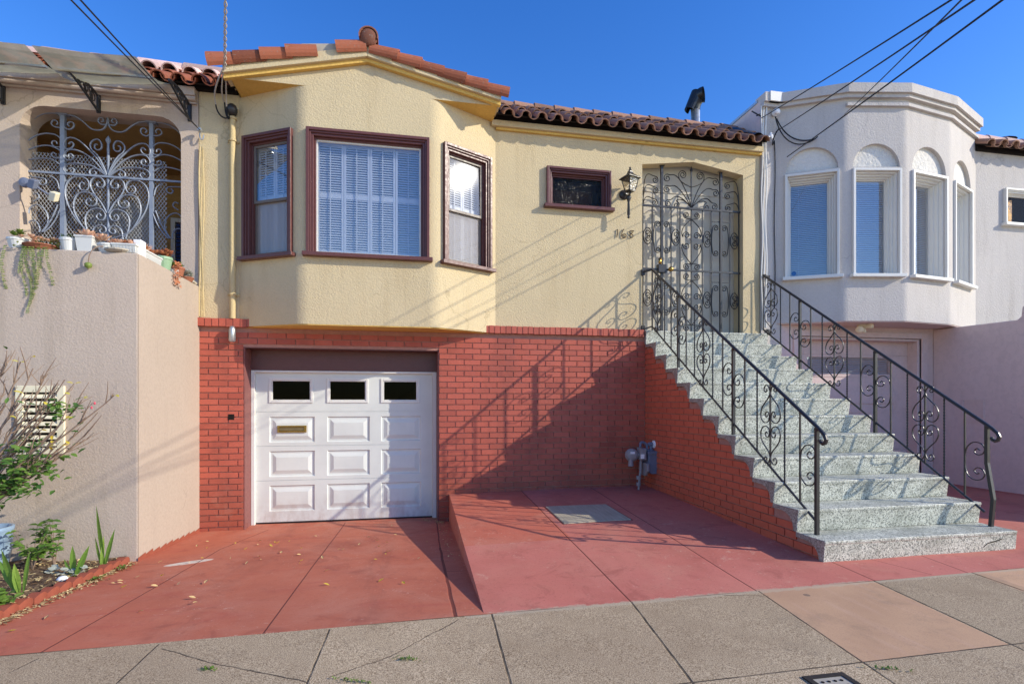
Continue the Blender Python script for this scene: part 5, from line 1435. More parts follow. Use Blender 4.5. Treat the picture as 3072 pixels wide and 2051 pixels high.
t = thing('seed_stalk', 'dangling dry stalk with a round seed head hanging over the terrace wall', 'plant stalk', (-.87, -1.86, 2.86))
mb = MB().tube(bez([(-.84, -1.80, ZP+.05), (-.90, -1.90, ZP+.06), (-.965, -1.90, ZP+.0), (-.972, -1.885, 2.88)], 10), .005, 5); mb.build('stalk', 'twig', t)
mb = MB().lathe([(0, -.03), (.028, -.015), (.032, .01), (.02, .025), (0, .03)], (-.972, -1.888, 2.862), 10); mb.build('seed_head', 'succ_green', t, smooth=True)
t = thing('stone_trough', 'pale stone dish of pink succulents between the white pots', 'planter', (-.72, PY, ZP), 'pots along the terrace wall')
mb = MB().lathe([(.10, 0), (.13, .02), (.13, .035), (.11, .035), (.10, .025)], (-.76, PY-.01, ZP), 14); mb.build('dish', 'stone', t)
mb = MB(); cluster(mb, (-.74, PY, ZP+.06), .09, .06, .05, 12, .05, 7); mb.build('succulent', 'succ_pink', t)
mb = MB().box(-.645, -.575, PY-.02, PY+.08, ZP, ZP+.15); o = mb.build('wood_block', 'label_white', None, bevel=.005, label='small white painted block standing on the terrace wall corner', cat='block')
t = thing('window_box', 'white ribbed plastic trough planter across the terrace wall corner', 'planter', (-.62, -1.66, ZP), 'pots along the terrace wall')
mb = MB(); xa, xb, ya, yb = -.80, -.565, -1.86, -1.50
def wb(s, z): return [(-.80-s, -1.835-s, z), (-.60+s, -1.835-s, z), (-.585+s, -1.30+s, z), (-.70-s, -1.30+s, z)]
o_ = [wb(-.012, ZP+.001), wb(0, ZP+.075), wb(.008, ZP+.075), wb(.008, ZP+.09), wb(-.008, ZP+.09)]
for q, r in zip(o_, o_[1:]):
    for i in range(4): j = (i+1) % 4; mb.quad(q[i], q[j], r[j], r[i])
mb.quad(*o_[0][::-1]); mb.quad(*[(p[0], p[1], ZP+.08) for p in wb(-.008, 0)])
for i in range(16): x_ = -.79+.0125*i; mb.box(x_-.003, x_+.003, -1.838, -1.826, ZP+.006, ZP+.074)
for i in range(24): y_ = -1.81+.021*i; x_ = -.598+.013*i/24; mb.box(x_-.01, x_+.002, y_-.004, y_+.004, ZP+.006, ZP+.074)
mb.build('trough', 'pot_white', t)
mb = MB(); cluster(mb, (-.68, -1.72, ZP+.085), .06, .08, .03, 8, .05, 11); cluster(mb, (-.66, -1.45, ZP+.09), .04, .12, .03, 8, .06, 12); mb.build('succulent', 'succ_red', t)
mb = MB()
for k in range(26):
    a = k*2.4; mb.leaf((-.66+.01*math.cos(a), -1.52+.04*math.sin(a), ZP+.08), (math.cos(a)*.5, math.sin(a)*.5, .8), (0, 0, 1), .11, .018, .4, .1)
mb.build('spiky_succulent', 'succ_pink', t)
XS = -.66
t = round_pot(XS+.03, -1.16, .085, .135, 'sage green pot with orange succulents spilling over its rim', 'pot_green'); mb = MB(); cluster(mb, (XS+.03, -1.16, ZP+.14), .08, .08, .05, 9, .06, 13); mb.build('succulent', 'succ_red', t)
mb = MB(); rr = random.Random(9)
for s_ in range(7):
    y_ = -1.10+.04*s_*.6
    for k in range(16):
        z = ZP+.12-.017*k; a = rr.uniform(0, 6.3); mb.leaf((-.555+.012*math.sin(k), y_+.01*math.sin(k*1.3), z), (.6, math.sin(a), math.cos(a)*.5), (1, 0, .3), .03, .016, .5, .1)
mb.build('trailing_stem', 'succ_red', t)
t = round_pot(XS+.05, -.86, .075, .10, 'small terracotta pot with yellow green succulent near the wall end', 'terracotta'); mb = MB(); cluster(mb, (XS+.05, -.86, ZP+.10), .05, .05, .04, 6, .045, 15); mb.build('succulent', 'succ_green', t)
mb = MB().box(-.66, -.56, -1.0, -.93, ZP, ZP+.06); mb.build('plastic_tub', 'pot_white', None, bevel=.008, label='small white plastic tub beside the terracotta pot', cat='tub')
t = round_pot(XS+.04, -.58, .08, .05, 'flat clay saucer holding grey green rosettes at the end of the wall', 'terracotta'); mb = MB(); cluster(mb, (XS+.04, -.6, ZP+.06), .06, .10, .04, 10, .055, 17); mb.build('succulent', 'succ_grey', t)
for i, (y_, r, lab) in enumerate(((-.50, .05, 'larger pale stone on the terrace wall end'), (-.41, .038, 'smaller pale stone beside the cream house corner'))):
    mb = MB().lathe([(0, 0), (r, .008), (r*1.1, .022), (r*.7, .04), (0, .046)], (-.60, y_, ZP), 11); mb.build('stone', 'stone', None, smooth=True, label=lab, cat='stone')

# ------------------------------------------------------------------ planting bed
def shrub():
    rr = random.Random(12); t = thing('rose_bush', 'sparse twiggy rose bush with a few green and yellow leaves against the beige wall', 'shrub', (-1.72, -2.25, .12))
    st = MB(); lf = MB(); ly_ = MB(); bd = MB(); base = V((-1.86, -2.25, .12))
    tips = [((265, 905), -2.3), ((225, 945), -2.15), ((205, 985), -2.4), ((190, 915), -2.2), ((170, 880), -2.3), ((150, 870), -2.35), ((130, 880), -2.2), ((100, 860), -2.3), ((75, 845), -2.4), ((45, 830), -2.3), ((20, 815), -2.2), ((60, 900), -2.5), ((110, 930), -2.45), ((150, 960), -2.5), ((120, 1010), -2.5), ((40, 960), -2.55), ((10, 880), -2.45), ((160, 1020), -2.45), ((90, 985), -2.3), ((0, 840), -2.3)]
    def leafy(p, d, n_, mbx, l):
        for k in range(n_):
            a = rr.uniform(0, 6.3); v = (d*.4+V((math.cos(a), math.sin(a)*.7-.2, rr.uniform(-.5, .6)))).normalized()
            mbx.leaf(p+v*.01, v, (rr.uniform(-.3, .3), -.4, 1), l*rr.uniform(.7, 1.2), l*.55, .25, .25)
    for (px_, py_), yy in tips:
        tip = on_y(px_*K, py_*K, yy); b0 = base+V((rr.uniform(-.12, .12), rr.uniform(-.1, .1), 0))
        d = tip-b0; L = d.length
        mid1 = b0+V((d.x*.15, d.y*.3, d.z*.45))+V((rr.uniform(-.05, .05), rr.uniform(-.1, .05), 0)); mid2 = b0+d*.7+V((rr.uniform(-.06, .06), rr.uniform(-.06, .06), rr.uniform(-.02, .10)))
        pts = bez([b0, mid1, mid2, tip], 16); pts = [p+V((rr.uniform(-.008, .008),)*3) for p in pts]
        st.tube(pts, [.015*(1-.85*i/16)+.002 for i in range(17)], 5)
        for k in range(17):
            i = rr.randint(4, 15); p = pts[i]; dd = (pts[i+1]-pts[i]).normalized(); v = (dd+V((rr.uniform(-.6, .8), rr.uniform(-.6, .6), rr.uniform(-.3, .9)))).normalized()
            l = rr.uniform(.06, .28); q = p+v*l*.5+V((rr.uniform(-.02, .02), rr.uniform(-.02, .02), rr.uniform(-.01, .02))); e = q+(v+V((rr.uniform(-.4, .4), 0, rr.uniform(-.1, .5)))).normalized()*l*.5
            st.tube([p, q, e], [.006, .0045, .002], 4)
            if rr.random() < .5: st.tube([q, q+V((rr.uniform(-.06, .1), rr.uniform(-.05, .05), rr.uniform(0, .10)))], [.003, .0015], 4)
            if rr.random() < .14: leafy(e, v, rr.randint(1, 2), ly_ if rr.random() < .45 else lf, .055)
            if i < 8 and rr.random() < .45: leafy(e, v, rr.randint(2, 4), lf, .06)
        if rr.random() < .45: leafy(tip, d.normalized(), 2, ly_, .045)
    for (px_, py_, yy, n_) in ((140, 935, -2.32, 30), (128, 942, -2.3, 12), (152, 948, -2.3, 12), (40, 1075, -2.4, 64), (85, 1058, -2.4, 44), (10, 1100, -2.4, 60), (110, 1085, -2.35, 28), (60, 1030, -2.4, 26), (30, 1130, -2.4, 40), (70, 1110, -2.45, 30), (150, 1045, -2.35, 10), (20, 1050, -2.5, 12)):
        c = on_y(px_*K, py_*K, yy)
        for k in range(n_):
            q = c+V((rr.gauss(0, .06), rr.gauss(0, .06), rr.gauss(0, .045))); a = rr.uniform(0, 6.3)
            lf.leaf(q, (math.cos(a), math.sin(a)*.6-.2, rr.uniform(-.5, .5)), (rr.uniform(-.4, .4), -.5, 1), rr.uniform(.045, .075), .038, .25, .25)
    for (px_, py_) in ((210, 938), (217, 928)):
        c = on_y(px_*K, py_*K, -2.3); bd.lathe([(.003, 0), (.009, .008), (.008, .02), (0, .028)], c, 8)
    st.build('stem', 'twig', t); lf.build('foliage', 'leaf_dark', t); ly_.build('yellow_foliage', 'leaf_yellow', t); bd.build('flower_bud', 'bud', t)
shrub()
def leafy_plant(px_, py_, yy, h_, w_, n_, label, seed, mat='leaf'):
    rr = random.Random(seed); c = on_y(px_*K, py_*K, yy); c.z = z_soil(c.x, yy); t = thing('leafy_plant', label, 'plant', tuple(c))
    st = MB(); lf = MB()
    for k in range(n_):
        a = rr.uniform(0, 6.3); tip = c+V((math.cos(a)*w_*rr.uniform(.3, 1), math.sin(a)*w_*.6, h_*rr.uniform(.4, 1))); pts = bez([c, (c+tip)/2+V((0, 0, h_*.2)), tip], 6); st.tube(pts, [.005, .0045, .004, .0035, .003, .002, .0015], 4)
        for i in (2, 3, 4, 5, 6):
            for s_ in (0, 3.14):
                b_ = a+1.57+s_+rr.uniform(-.6, .6); lf.leaf(pts[i], (math.cos(b_), math.sin(b_)-.2, rr.uniform(-.2, .5)), (rr.uniform(-.5, .5), -.4, 1), rr.uniform(.035, .07), .038, .25, .3)
            if rr.random() < .8: b_ = rr.uniform(0, 6.3); lf.leaf(pts[i]+V((rr.gauss(0, .02), rr.gauss(0, .02), 0)), (math.cos(b_), math.sin(b_), rr.uniform(-.3, .6)), (rr.uniform(-.5, .5), -.4, 1), rr.uniform(.03, .055), .032, .25, .3)
    st.build('stem', 'twig', t); lf.build('foliage', mat, t)
leafy_plant(75, 1262, -2.28, .40, .24, 12, 'low leafy plant with broad green leaves at the foot of the beige wall', 3)
leafy_plant(125, 1245, -2.15, .46, .14, 5, 'upright young plant with pointed green leaflets behind the low leafy plant', 4, 'leaf_dark')
leafy_plant(0, 1405, -3.35, .10, .12, 7, 'small bright green rosette weed at the front of the bed', 6)
def iris(px_, py_, yy, blades, label, seed):
    rr = random.Random(seed); c = on_y(px_*K, py_*K, yy); c.z = z_soil(c.x, yy)
    mb = MB()
    for (dx, h_, w_) in blades:
        p = c+V((rr.uniform(-.02, .02), rr.uniform(-.02, .02), -.01)); mb.leaf(p, (dx, rr.uniform(-.1, .1), 1), (rr.uniform(-.4, .4), -1, 0), h_, w_, .2, .08*abs(dx), 5)
    mb.build('iris_plant', 'iris', None, label=label, cat='plant')
iris(233, 1305, -2.22, [(-.08, .58, .042), (.22, .36, .04), (-.22, .30, .028), (.05, .30, .03)], 'tallest upright iris blades closest to the beige wall corner', 2)
iris(172, 1312, -2.42, [(-.02, .27, .05), (.45, .30, .045), (-.5, .18, .03), (.3, .2, .03)], 'short iris plant in the middle of the bed beside grey leaves', 3)
iris(52, 1365, -3.0, [(-.35, .36, .06), (-.6, .30, .055), (.12, .33, .035), (-.1, .24, .05)], 'arching broad iris leaves near the front of the bed', 4)
def weed(px_, py_, yy, label, seed, on_drive=True):
    rr = random.Random(seed); c = on_y(px_*K, py_*K, yy); c.z = z_drive(c.x, yy); mb = MB()
    for k in range(60):
        a = rr.uniform(0, 6.3); r = abs(rr.gauss(0, .045)); mb.leaf(c+V((r*math.cos(a), r*math.sin(a)*1.3, rr.uniform(0, .02))), (math.cos(a), math.sin(a), .5), (0, 0, 1), .026, .02, .2, .1)
    mb.build('weed', 'leaf', None, label=label, cat='weed')
weed(214, 1330, -2.56, 'larger bright green weed tuft against the red edging', 1); weed(275, 1297, -2.2, 'smaller green weed tuft near the beige wall corner', 2)
for (px_, py_, lab, sd, sp_) in ((925, 1512, 'tiny green weed growing in the sidewalk crack below the driveway', 5, .03), (806, 1562, 'tiny green weed in the sidewalk crack at the bottom photo edge', 6, .03), (2040, 1535, 'tiny green weed in the joint below the pink sidewalk slab', 7, .03), (480, 1535, 'tiny green weed in the sidewalk crack under the driveway joint', 8, .02)):
    rr = random.Random(sd); c = on_plane(px_*K, py_*K, (0, YF, .19), (-.0103, -.012, 1)); mb = MB()
    for k in range(34):
        a = rr.uniform(0, 6.3); u = rr.gauss(0, sp_*1.6)
        mb.leaf(c+V((u, -u*.4+rr.gauss(0, .006), rr.uniform(.001, .008))), (math.cos(a), math.sin(a), .6), (0, 0, 1), .018, .008, .2, .1)
    mb.build('weed', 'leaf', None, label=lab, cat='weed')
c = on_y(165*K, 1313*K, -2.46); mb = MB(); rr = random.Random(2)
for k in range(40):
    a = rr.uniform(0, 6.3); mb.leaf((c.x-.06+rr.gauss(0, .07), -2.42+rr.gauss(0, .04), z_soil(c.x, -2.42)+rr.uniform(0, .07)), (math.cos(a), math.sin(a)-.3, .5), (0, -.5, 1), .06, .045, .25, .2)
mb.build('grey_plant', 'succ_grey', None, label='wilted grey green plant beside the short iris', cat='plant')
c = on_y(143*K, 1352*K, -2.65); mb = MB().lathe([(0, 0), (.035, .008), (.042, .022), (.025, .04), (0, .044)], (c.x, -2.65, z_soil(c.x, -2.65)), 10); mb.build('stone', 'label_white', None, smooth=True, label='white pebble lying in the middle of the planting bed', cat='stone')
c = on_y(6*K, 1188*K, -2.15); mb = MB().lathe([(.10, 0), (.13, .05), (.155, .20), (.15, .30), (.165, .34), (.165, .37), (.14, .37), (.13, .33)], (c.x-.13, -2.1, z_soil(c.x, -2.1)-.01), 24); mb.build('glazed_pot', 'pot_blue', None, smooth=True, label='pale blue glazed pot half hidden under the rose bush', cat='pot')
# ================================================================== off-white neighbour
rh = thing('white_house', 'off white stucco house with a faceted bay of arched windows above its garage', 'house', (9.8, -.3, .2))
D = lambda x, y: (x*K, y*K)
Q = [V(q) for q in ((7.50, -.32, 0), (8.326, -.76, 0), (9.207, -.92, 0), (10.194, -.76, 0), (11.23, -.32, 0))]
RZ0, RZ1 = 2.775, 6.10
win = [(1800, 1925, 368, 600), (1955, 2066, 372, 602), (2091, 2171, 380, 610), (2187, 2227, 400, 628)]
fac = MB(); specs = []
for i in range(4):
    p0, p1 = Q[i], Q[i+1]; f = facet_fn(p0, p1); L = (p1-p0).length; n_ = V((-(p1-p0).y, (p1-p0).x, 0))
    a, b, y0, y1 = win[i]
    ua, ub = u_on(*D(a, 500), p0, p1), u_on(*D(b, 500), p0, p1); ua, ub = max(ua, .075), min(ub, L-.075)
    zt = on_plane(*D((a+b)/2, y0), p0, n_).z; zb = on_plane(*D((a+b)/2, y1), p0, n_).z
    print('facet', i, round(ua, 3), round(ub, 3), round(L, 3), round(zb, 3), round(zt, 3))
    zb, zt = 3.46, 5.02
    specs.append((f, ua, ub, zb, zt, L)); r = (ub-ua)/2-.01; um = (ua+ub)/2; zc = zt+.03
    niche = [(um+r*math.cos(R(a_)), zc+r*.98*math.sin(R(a_))) for a_ in range(0, 181, 12)]
    h_ = [(ua+.04, zb), (ub-.04, zb), (ub-.04, zt-.04), (ua+.04, zt-.04)]
    tl_ = .05
    fac.panel([(tl_ if i else 0, RZ0), (L-(tl_ if i < 3 else 0), RZ0), (L-(tl_ if i < 3 else 0), RZ1), (tl_ if i else 0, RZ1)], [h_, niche], f, .16, .15)
for i in range(1, 4):
    a = cut(Q[i-1], Q[i], .05); b = cut(Q[i+1], Q[i], .05); p = Q[i]
    pts = [((1-t)**2)*a+2*t*(1-t)*p+t*t*b for t in [k/6 for k in range(7)]]
    for q, r in zip(pts, pts[1:]): fac.quad((q.x, q.y, RZ0), (r.x, r.y, RZ0), (r.x, r.y, RZ1), (q.x, q.y, RZ1))
fac.build('bay_wall', 'white_stucco', rh)
for i, (f, ua, ub, zb, zt, L) in enumerate(specs):
    r = (ub-ua)/2+.02; um = (ua+ub)/2; zc = zt-.02; mb = MB()
    nin = [(um-r, zc), (um+r, zc), (um+r, zc+r+.05), (um-r, zc+r+.05)]
    mb.quad(*[f(u, v, .055) for u, v in nin]); mb.build('arch_niche', 'niche', rh)
    w, g = window(f, ua, ub, zb, zt, 'white_trim', 'fixed', parent=rh, sash='white_trim', deep=True)
    mb = MB(); slats(mb, f, g[0], g[1], g[2], g[3], .235, .0285, .026, 48); fbox(mb, f, g[0], g[1], g[3]-.03, g[3], .22, .25)
    for s_ in (.25, .75): u = g[0]+(g[1]-g[0])*s_; fbox(mb, f, u-.002, u+.002, g[2], g[3], .216, .218)
    mb.build('blind', 'blind', w)
    if i == 0:
        mb = MB(); c = f(g[0]+.06, g[2]+.07, .186); c2 = V(f(g[0]+.06, g[2]+.07, .190))-V(c); mb.lathe([(0, 0), (.035, 0)], V(c), 8, tuple(c2), cap=False); mb.build('sticker', 'sticker', w)
# soffit, wall below and beside the bay
mb = MB().prism([(Q[0].x, YB+.2, RZ0-.012)]+[(q.x+(.01 if j == 0 else 0), q.y+.012, RZ0-.012) for j, q in enumerate(Q)]+[(Q[4].x, YB+.2, RZ0-.012)], (0, 0, .08)); mb.build('soffit', 'white_smooth', rh)
GX0, GX1, GZ = 7.93, 10.17, 2.60
mb = MB()
mb.panel([(7.248, -.2), (GX0, -.2), (GX0, GZ), (GX1, GZ), (GX1, -.2), (10.42, -.2), (10.42, RZ0+.02), (7.248, RZ0+.02)], [], lambda u, v, d: (u, -.30+d, v), .24)
mb.build('garage_wall', 'white_smooth', rh)
mb = MB().box(7.248, 7.51, -.32, -.1, RZ0+.02, RZ1); mb.box(7.248, 7.60, -.318, -.06, 2.3, RZ0+.02); mb.build('corner_wall', 'white_stucco', rh)
mb = MB().box(7.246, 7.40, -.30, 6, 4.9, 6.16); mb.build('parapet_side', 'white_smooth', rh, bevel=.01)
mb = MB().box(7.235, 7.43, -.24, 6, 6.16, 6.20); mb.build('parapet_cap', 'galv', rh)
mb = MB()
fu = lambda u, v, d: (u, -.32+d, v)
swx0, swx1, swz0, swz1 = 11.80, 12.55, 4.58, 5.16
mb.panel([(11.20, 2.2), (14, 2.2), (14, 5.74), (11.20, 5.74)], [[(swx0+.03, swz0), (swx1-.03, swz0), (swx1-.03, swz1-.03), (swx0+.03, swz1-.03)]], fu, .16)
mb.build('wall', 'white_stucco', rh)
w, g = window(fu, swx0, swx1, swz0, swz1, 'white_trim', 'fixed', parent=rh, sash='white_trim', pane='glass_clear', tw=.05, label='small white framed window with amber pebbled glass')
n = NT('amber pebbled glass'); v = n.voro(34, 'F1', 'Color'); sp_ = n.N.new('ShaderNodeSeparateColor'); n.L(v, sp_.inputs[0])
MAT['amber'] = n.done(n.mix(sp_.outputs[0], lin(90, 50, 14), lin(214, 150, 50)), .3, .4)
mb = MB(); fbox(mb, fu, g[0], g[0]+.22, g[2]+.02, g[3]-.06, .095, .10); mb.build('amber_panel', 'amber', w)
mb = MB(); fbox(mb, fu, g[0]+.22, g[1], g[2], g[3], .12, .13); mb.build('dark_blind', 'dark', w)
mb = MB(); tile_slope(mb, ((11.16, -.52, 5.755), (14, -.52, 5.755)), ((11.16, .3, 6.2), (14, .3, 6.2)), 12, 3, .088, seed=31)
rf2 = mb.build('roof', 'tile_old', rh)
mb = MB().box(11.21, 14, -.36, .1, 5.736, 5.85); mb.prism([(11.2, -.48, 5.778), (14, -.48, 5.778), (14, .3, 6.19), (11.2, .3, 6.19)], (0, .02, -.012)); mb.build('roof_deck', 'dark', rf2)
mb = MB()
for k in range(8): mb.barrel((11.2+.36*k, -.2, 5.98), (11.6+.36*k, -.2, 5.97), (0, -.4, 1), .11, .10, .015, 8)
mb.build('ridge_tile', 'tile_pale', rf2)
mb = MB().lathe([(.16, 0), (.2, .03), (.15, .06), (0, .075)], (12.35, .1, 6.17), 14); mb.build('roof_vent', 'black_plastic', rf2)
# roof behind parapet, rooms behind the glass
mb = MB().box(7.25, 14, -.05, 6, 5.6, 5.7); mb.box(7.41, 14, 5.9, 6, -.2, 5.6); mb.box(13.9, 14, 0, 5.9, -.2, 5.6); mb.box(7.41, 13.9, 0.02, 5.9, 2.62, 2.70); mb.build('rear_wall', 'white_smooth', rh)
# parapet mouldings following the bay
def follow(mb, out, z0, z1, pts=None):
    P_ = pts or [V((7.25, -.32, 0))]+Q
    nrm = []
    for i in range(len(P_)):
        ns = []
        if i > 0: d = (P_[i]-P_[i-1]).normalized(); ns.append(V((d.y, -d.x, 0)))
        if i < len(P_)-1: d = (P_[i+1]-P_[i]).normalized(); ns.append(V((d.y, -d.x, 0)))
        m = sum(ns, V()).normalized(); m = m/max(.5, m.dot(ns[0])); nrm.append(m)
    A_ = [p+m*out for p, m in zip(P_, nrm)]; I_ = [p-m*.14 for p, m in zip(P_, nrm)]
    for i in range(len(P_)-1):
        a, b, c, d = A_[i], A_[i+1], I_[i+1], I_[i]
        up_ = lambda p, z: (p.x, p.y, z)
        mb.quad(up_(a, z0), up_(b, z0), up_(b, z1), up_(a, z1)); mb.quad(up_(a, z1), up_(b, z1), up_(c, z1), up_(d, z1)); mb.quad(up_(d, z0), up_(c, z0), up_(b, z0), up_(a, z0)); mb.quad(up_(c, z0), up_(d, z0), up_(d, z1), up_(c, z1))
    for k in (0, -1):
        a, d = A_[k], I_[k]; q = [(a.x, a.y, z0), (a.x, a.y, z1), (d.x, d.y, z1), (d.x, d.y, z0)]; mb.quad(*(q if k == 0 else q[::-1]))
mb = MB(); follow(mb, .10, 6.10, 6.235); mb.build('parapet', 'white_stucco', rh, bevel=.008)
mb = MB(); follow(mb, .06, 6.045, 6.098); mb.build('parapet_moulding', 'white_stucco', rh, bevel=.006)
mb = MB(); follow(mb, .045, 5.93, 5.975, Q[1:]); mb.build('bay_moulding', 'white_stucco', rh, bevel=.006)
mb = MB().box(7.32, 7.62, -.44, -.30, 6.10, 6.245); mb.build('metal_flashing', 'white_trim', rh, bevel=.004)
# garage
Fg = lambda u, v, d: (u, -.10+d, v)
mb = MB(); fg = lambda u, v, d: (u, -.30+d, v)
fbox(mb, fg, GX0-.12, GX0, .1, GZ+.09, -.025, .05); fbox(mb, fg, GX1, GX1+.10, .1, GZ+.09, -.025, .05); fbox(mb, fg, GX0, GX1, GZ, GZ+.09, -.025, .05)
fbox(mb, fg, GX0+.001, GX0+.03, .1, GZ-.001, .02, .24); fbox(mb, fg, GX1-.05, GX1-.001, .1, GZ-.001, .02, .24); fbox(mb, fg, GX0+.03, GX1-.05, GZ-.04, GZ-.001, .02, .24)
mb.build('garage_frame', 'white_smooth', rh, bevel=.006)
mb = MB(); zs_ = [.2, .80, 1.40, 1.98, 2.34, 2.60]; lx0, lx1, lz0, lz1 = 8.23, 9.78, 2.03, 2.30
for a, b in zip(zs_, zs_[1:]):
    hl = [[(lx0, lz0), (lx1, lz0), (lx1, lz1), (lx0, lz1)]] if a < lz0 < b else []
    mb.panel([(GX0+.03, a+.004), (GX1-.03, a+.004), (GX1-.03, b-.004), (GX0+.03, b-.004)], hl, Fg, .05); fbox(mb, Fg, GX0+.03, GX1-.03, b-.006, b+.006, .012, .05)
gd2 = mb.build('garage_door', 'white_smooth', rh)
mb = MB(); fpane(mb, Fg, lx0, lx1, lz0, lz1, .022); mb.build('window_pane', 'glass', gd2)
mb = MB(); slats(mb, Fg, lx0, lx1, lz0, lz1, .06, .03, .026, 42); fbox(mb, Fg, lx0, lx0+.02, lz0, lz1, .05, .07); mb.build('blind', 'blind', gd2)
mb = MB(); fbox(mb, Fg, 8.2, 9.9, 1.55, 1.72, -.015, .0); mb.build('door_rail', 'white_smooth', gd2, bevel=.004)
# plastered stair wall of the same house
sw = on_x(2072+1535*.63776, 780+278*.63776, 10.40); sw2 = on_x(2072+1566*.63776, 780+212*.63776, 10.40)
print('stair wall', sw, sw2)
ST = [(-.302, -.3), (-.302, 2.755), (sw.y, sw.z-.01), (sw.y-.05, sw.z+.03), (sw2.y+.02, sw2.z-.02), (sw2.y-.06, sw2.z), (-2.25, sw2.z-.02), (-4.0, 1.15), (-4.05, .95), (-4.05, -.3)]
mb = MB().prism([(10.40, y, z) for y, z in ST], (.22, 0, 0)); mb.build('stair_wall', 'white_smooth', rh, bevel=.012)
mb = MB()
for k in range(11): mb.box(10.62, 12.3, -.95-.28*k, -.302-.28*k if k == 0 else -.67-.28*k, -.2, 2.55-.2*k)
mb.build('stair_block', 'terrazzo', rh)
mb = MB()
for i in range(7): mb.box(10.392, 10.4005, -1.08, -.80, 1.30+.045*i, 1.312+.045*i)
ring(mb, lambda u, v, d: (10.4+d, -u, v), .78, 1.10, 1.27, 1.62, .02, -.012, -.0005); mb.build('wall_register', 'white_smooth', rh)
# twin floodlight below the bay
fl_ = on_y(2072+800*.63776, 780+318*.63776, -.52)
t = thing('flood_light', 'cream twin bulb flood light fixed under the white bay', 'flood light', (fl_.x, fl_.y, fl_.z-.1))
mb = MB().lathe([(.075, 0), (.075, -.02), (.03, -.035)], (fl_.x+.03, fl_.y, RZ0-.013), 16); mb.tube([(fl_.x+.03, fl_.y, RZ0-.03), (fl_.x, fl_.y-.02, fl_.z+.02)], .022, 8); mb.build('base', 'vent', t)
for dx, ax in ((-.06, (-.7, -.6, -.35)), (.055, (.5, -.8, .25))):
    mb = MB().lathe([(.02, 0), (.028, .03), (.05, .09), (.056, .12), (.045, .135), (0, .142)], (fl_.x+dx*.4, fl_.y-.02, fl_.z), 16, ax); mb.build('bulb', 'vent', t, smooth=True)
mb = MB().lathe([(.02, 0), (.026, .02), (.026, .06), (.015, .07)], (fl_.x+.01, fl_.y-.03, fl_.z-.02), 10, (.2, -.4, -1)); mb.build('sensor', 'vent', t)

# ------------------------------------------------------------------ overhead service wires
def wire(name, pts, r, mat, label, group, sag=.05):
    mb = MB()
    for a, b in zip(pts, pts[1:]):
        a, b = V(a), V(b); L = (b-a).length
        mb.tube([a.lerp(b, i/14)-V((0, 0, sag*L*.08*4*(i/14)*(1-i/14))) for i in range(15)], r, 5)
    return mb.build(name, mat, None, label=label, cat='cable', group=group)
z4 = lambda x, y: (2172+x*.57398, y*.57398)
def span(anchor, ya, top, yt, ext=3.0):
    a, b = on_y(*z4(*anchor), ya), on_y(*z4(*top), yt); return [a, a+(b-a)*ext]
wg = 'service wires above the white house'
wire('service_wire', span((195, 618), -.40, (1106, 0), -5.0), .006, 'wire', 'overhead wire running to the hook at the edge of the white parapet', wg)
wire('service_wire', span((270, 690), -.40, (1222, 0), -5.2), .006, 'wire', 'overhead wire running to the round white insulator on the white house', wg)
wire('service_wire', span((628, 600), -.72, (1170, 0), -5.4), .0045, 'wire', 'thin overhead wire ending at the bay facet of the white house', wg)
wire('service_wire', span((330, 820), -.42, (1390, 0), -5.0), .007, 'wire', 'lowest and thickest overhead wire crossing in front of the white bay', wg)
hk = on_y(*z4(180, 605), -.36)
mb = MB().tube([(hk.x, -.32, hk.z+.02), (hk.x, -.40, hk.z)], .012, 6); mb.tube([(hk.x-.10, -.34, hk.z+.07), (hk.x+.03, -.38, hk.z-.02)], .010, 5); mb.build('wall_hook', 'iron', None, label='black hook holding a wire at the edge of the white parapet', cat='hook')
ins = on_y(*z4(268, 590), -.36); t = thing('insulator', 'round white insulator on the white house with loops of cable', 'insulator', tuple(ins))
mb = MB().lathe([(.02, 0), (.05, .02), (.055, .05), (.035, .07), (.05, .09), (.03, .11)], (ins.x, -.32, ins.z), 14, (0, -1, 0)); mb.build('knob', 'label_white', t, smooth=True)
mb = MB()
Zc = lambda x, y, yy: on_y(*z4(x, y), yy)
mb.tube(bez([Zc(268, 610, -.40), Zc(300, 760, -.42), Zc(400, 790, -.50), Zc(490, 715, -.62)], 14), .009, 6); mb.tube(bez([Zc(275, 620, -.40), Zc(320, 730, -.42), Zc(400, 750, -.48), Zc(480, 725, -.60)], 14), .009, 6)
mb.tube(bez([Zc(290, 670, -.40), Zc(245, 720, -.38), Zc(250, 790, -.36), Zc(262, 740, -.36)], 12), .010, 6)
mb.build('cable_loop', 'wire', t)
mb = MB()
for x_, y_ in ((245, 705), (250, 715), (232, 722)): mb.lathe([(.014, 0), (.02, .03), (.014, .06)], Zc(x_, y_+10, -.40), 8)
mb.build('clamp', 'label_white', t)
mb = MB(); xw = Zc(205, 900, -.335).x
for k, (dx, r, m_) in enumerate(((0, .011, 0), (.03, .009, 0), (.06, .012, 0))):
    pts = [(xw+dx-.02+.012*math.sin(z*5+k), -.335-.006*k, z) for z in [2.7+.16*i for i in range(22)]]
    mb.tube(pts, r, 6)
mb.build('wall_cable', 'white_trim', None, label='white painted cables running down between the cream and white houses', cat='cable')
xw2 = Zc(265, 900, -.335).x
mb = MB().tube([(xw2+.008*math.sin(z*4), -.335, z) for z in [3.0+.16*i for i in range(17)]], .007, 6); mb.build('wall_cable', 'wire', None, label='single dark cable down the corner of the white house', cat='cable')

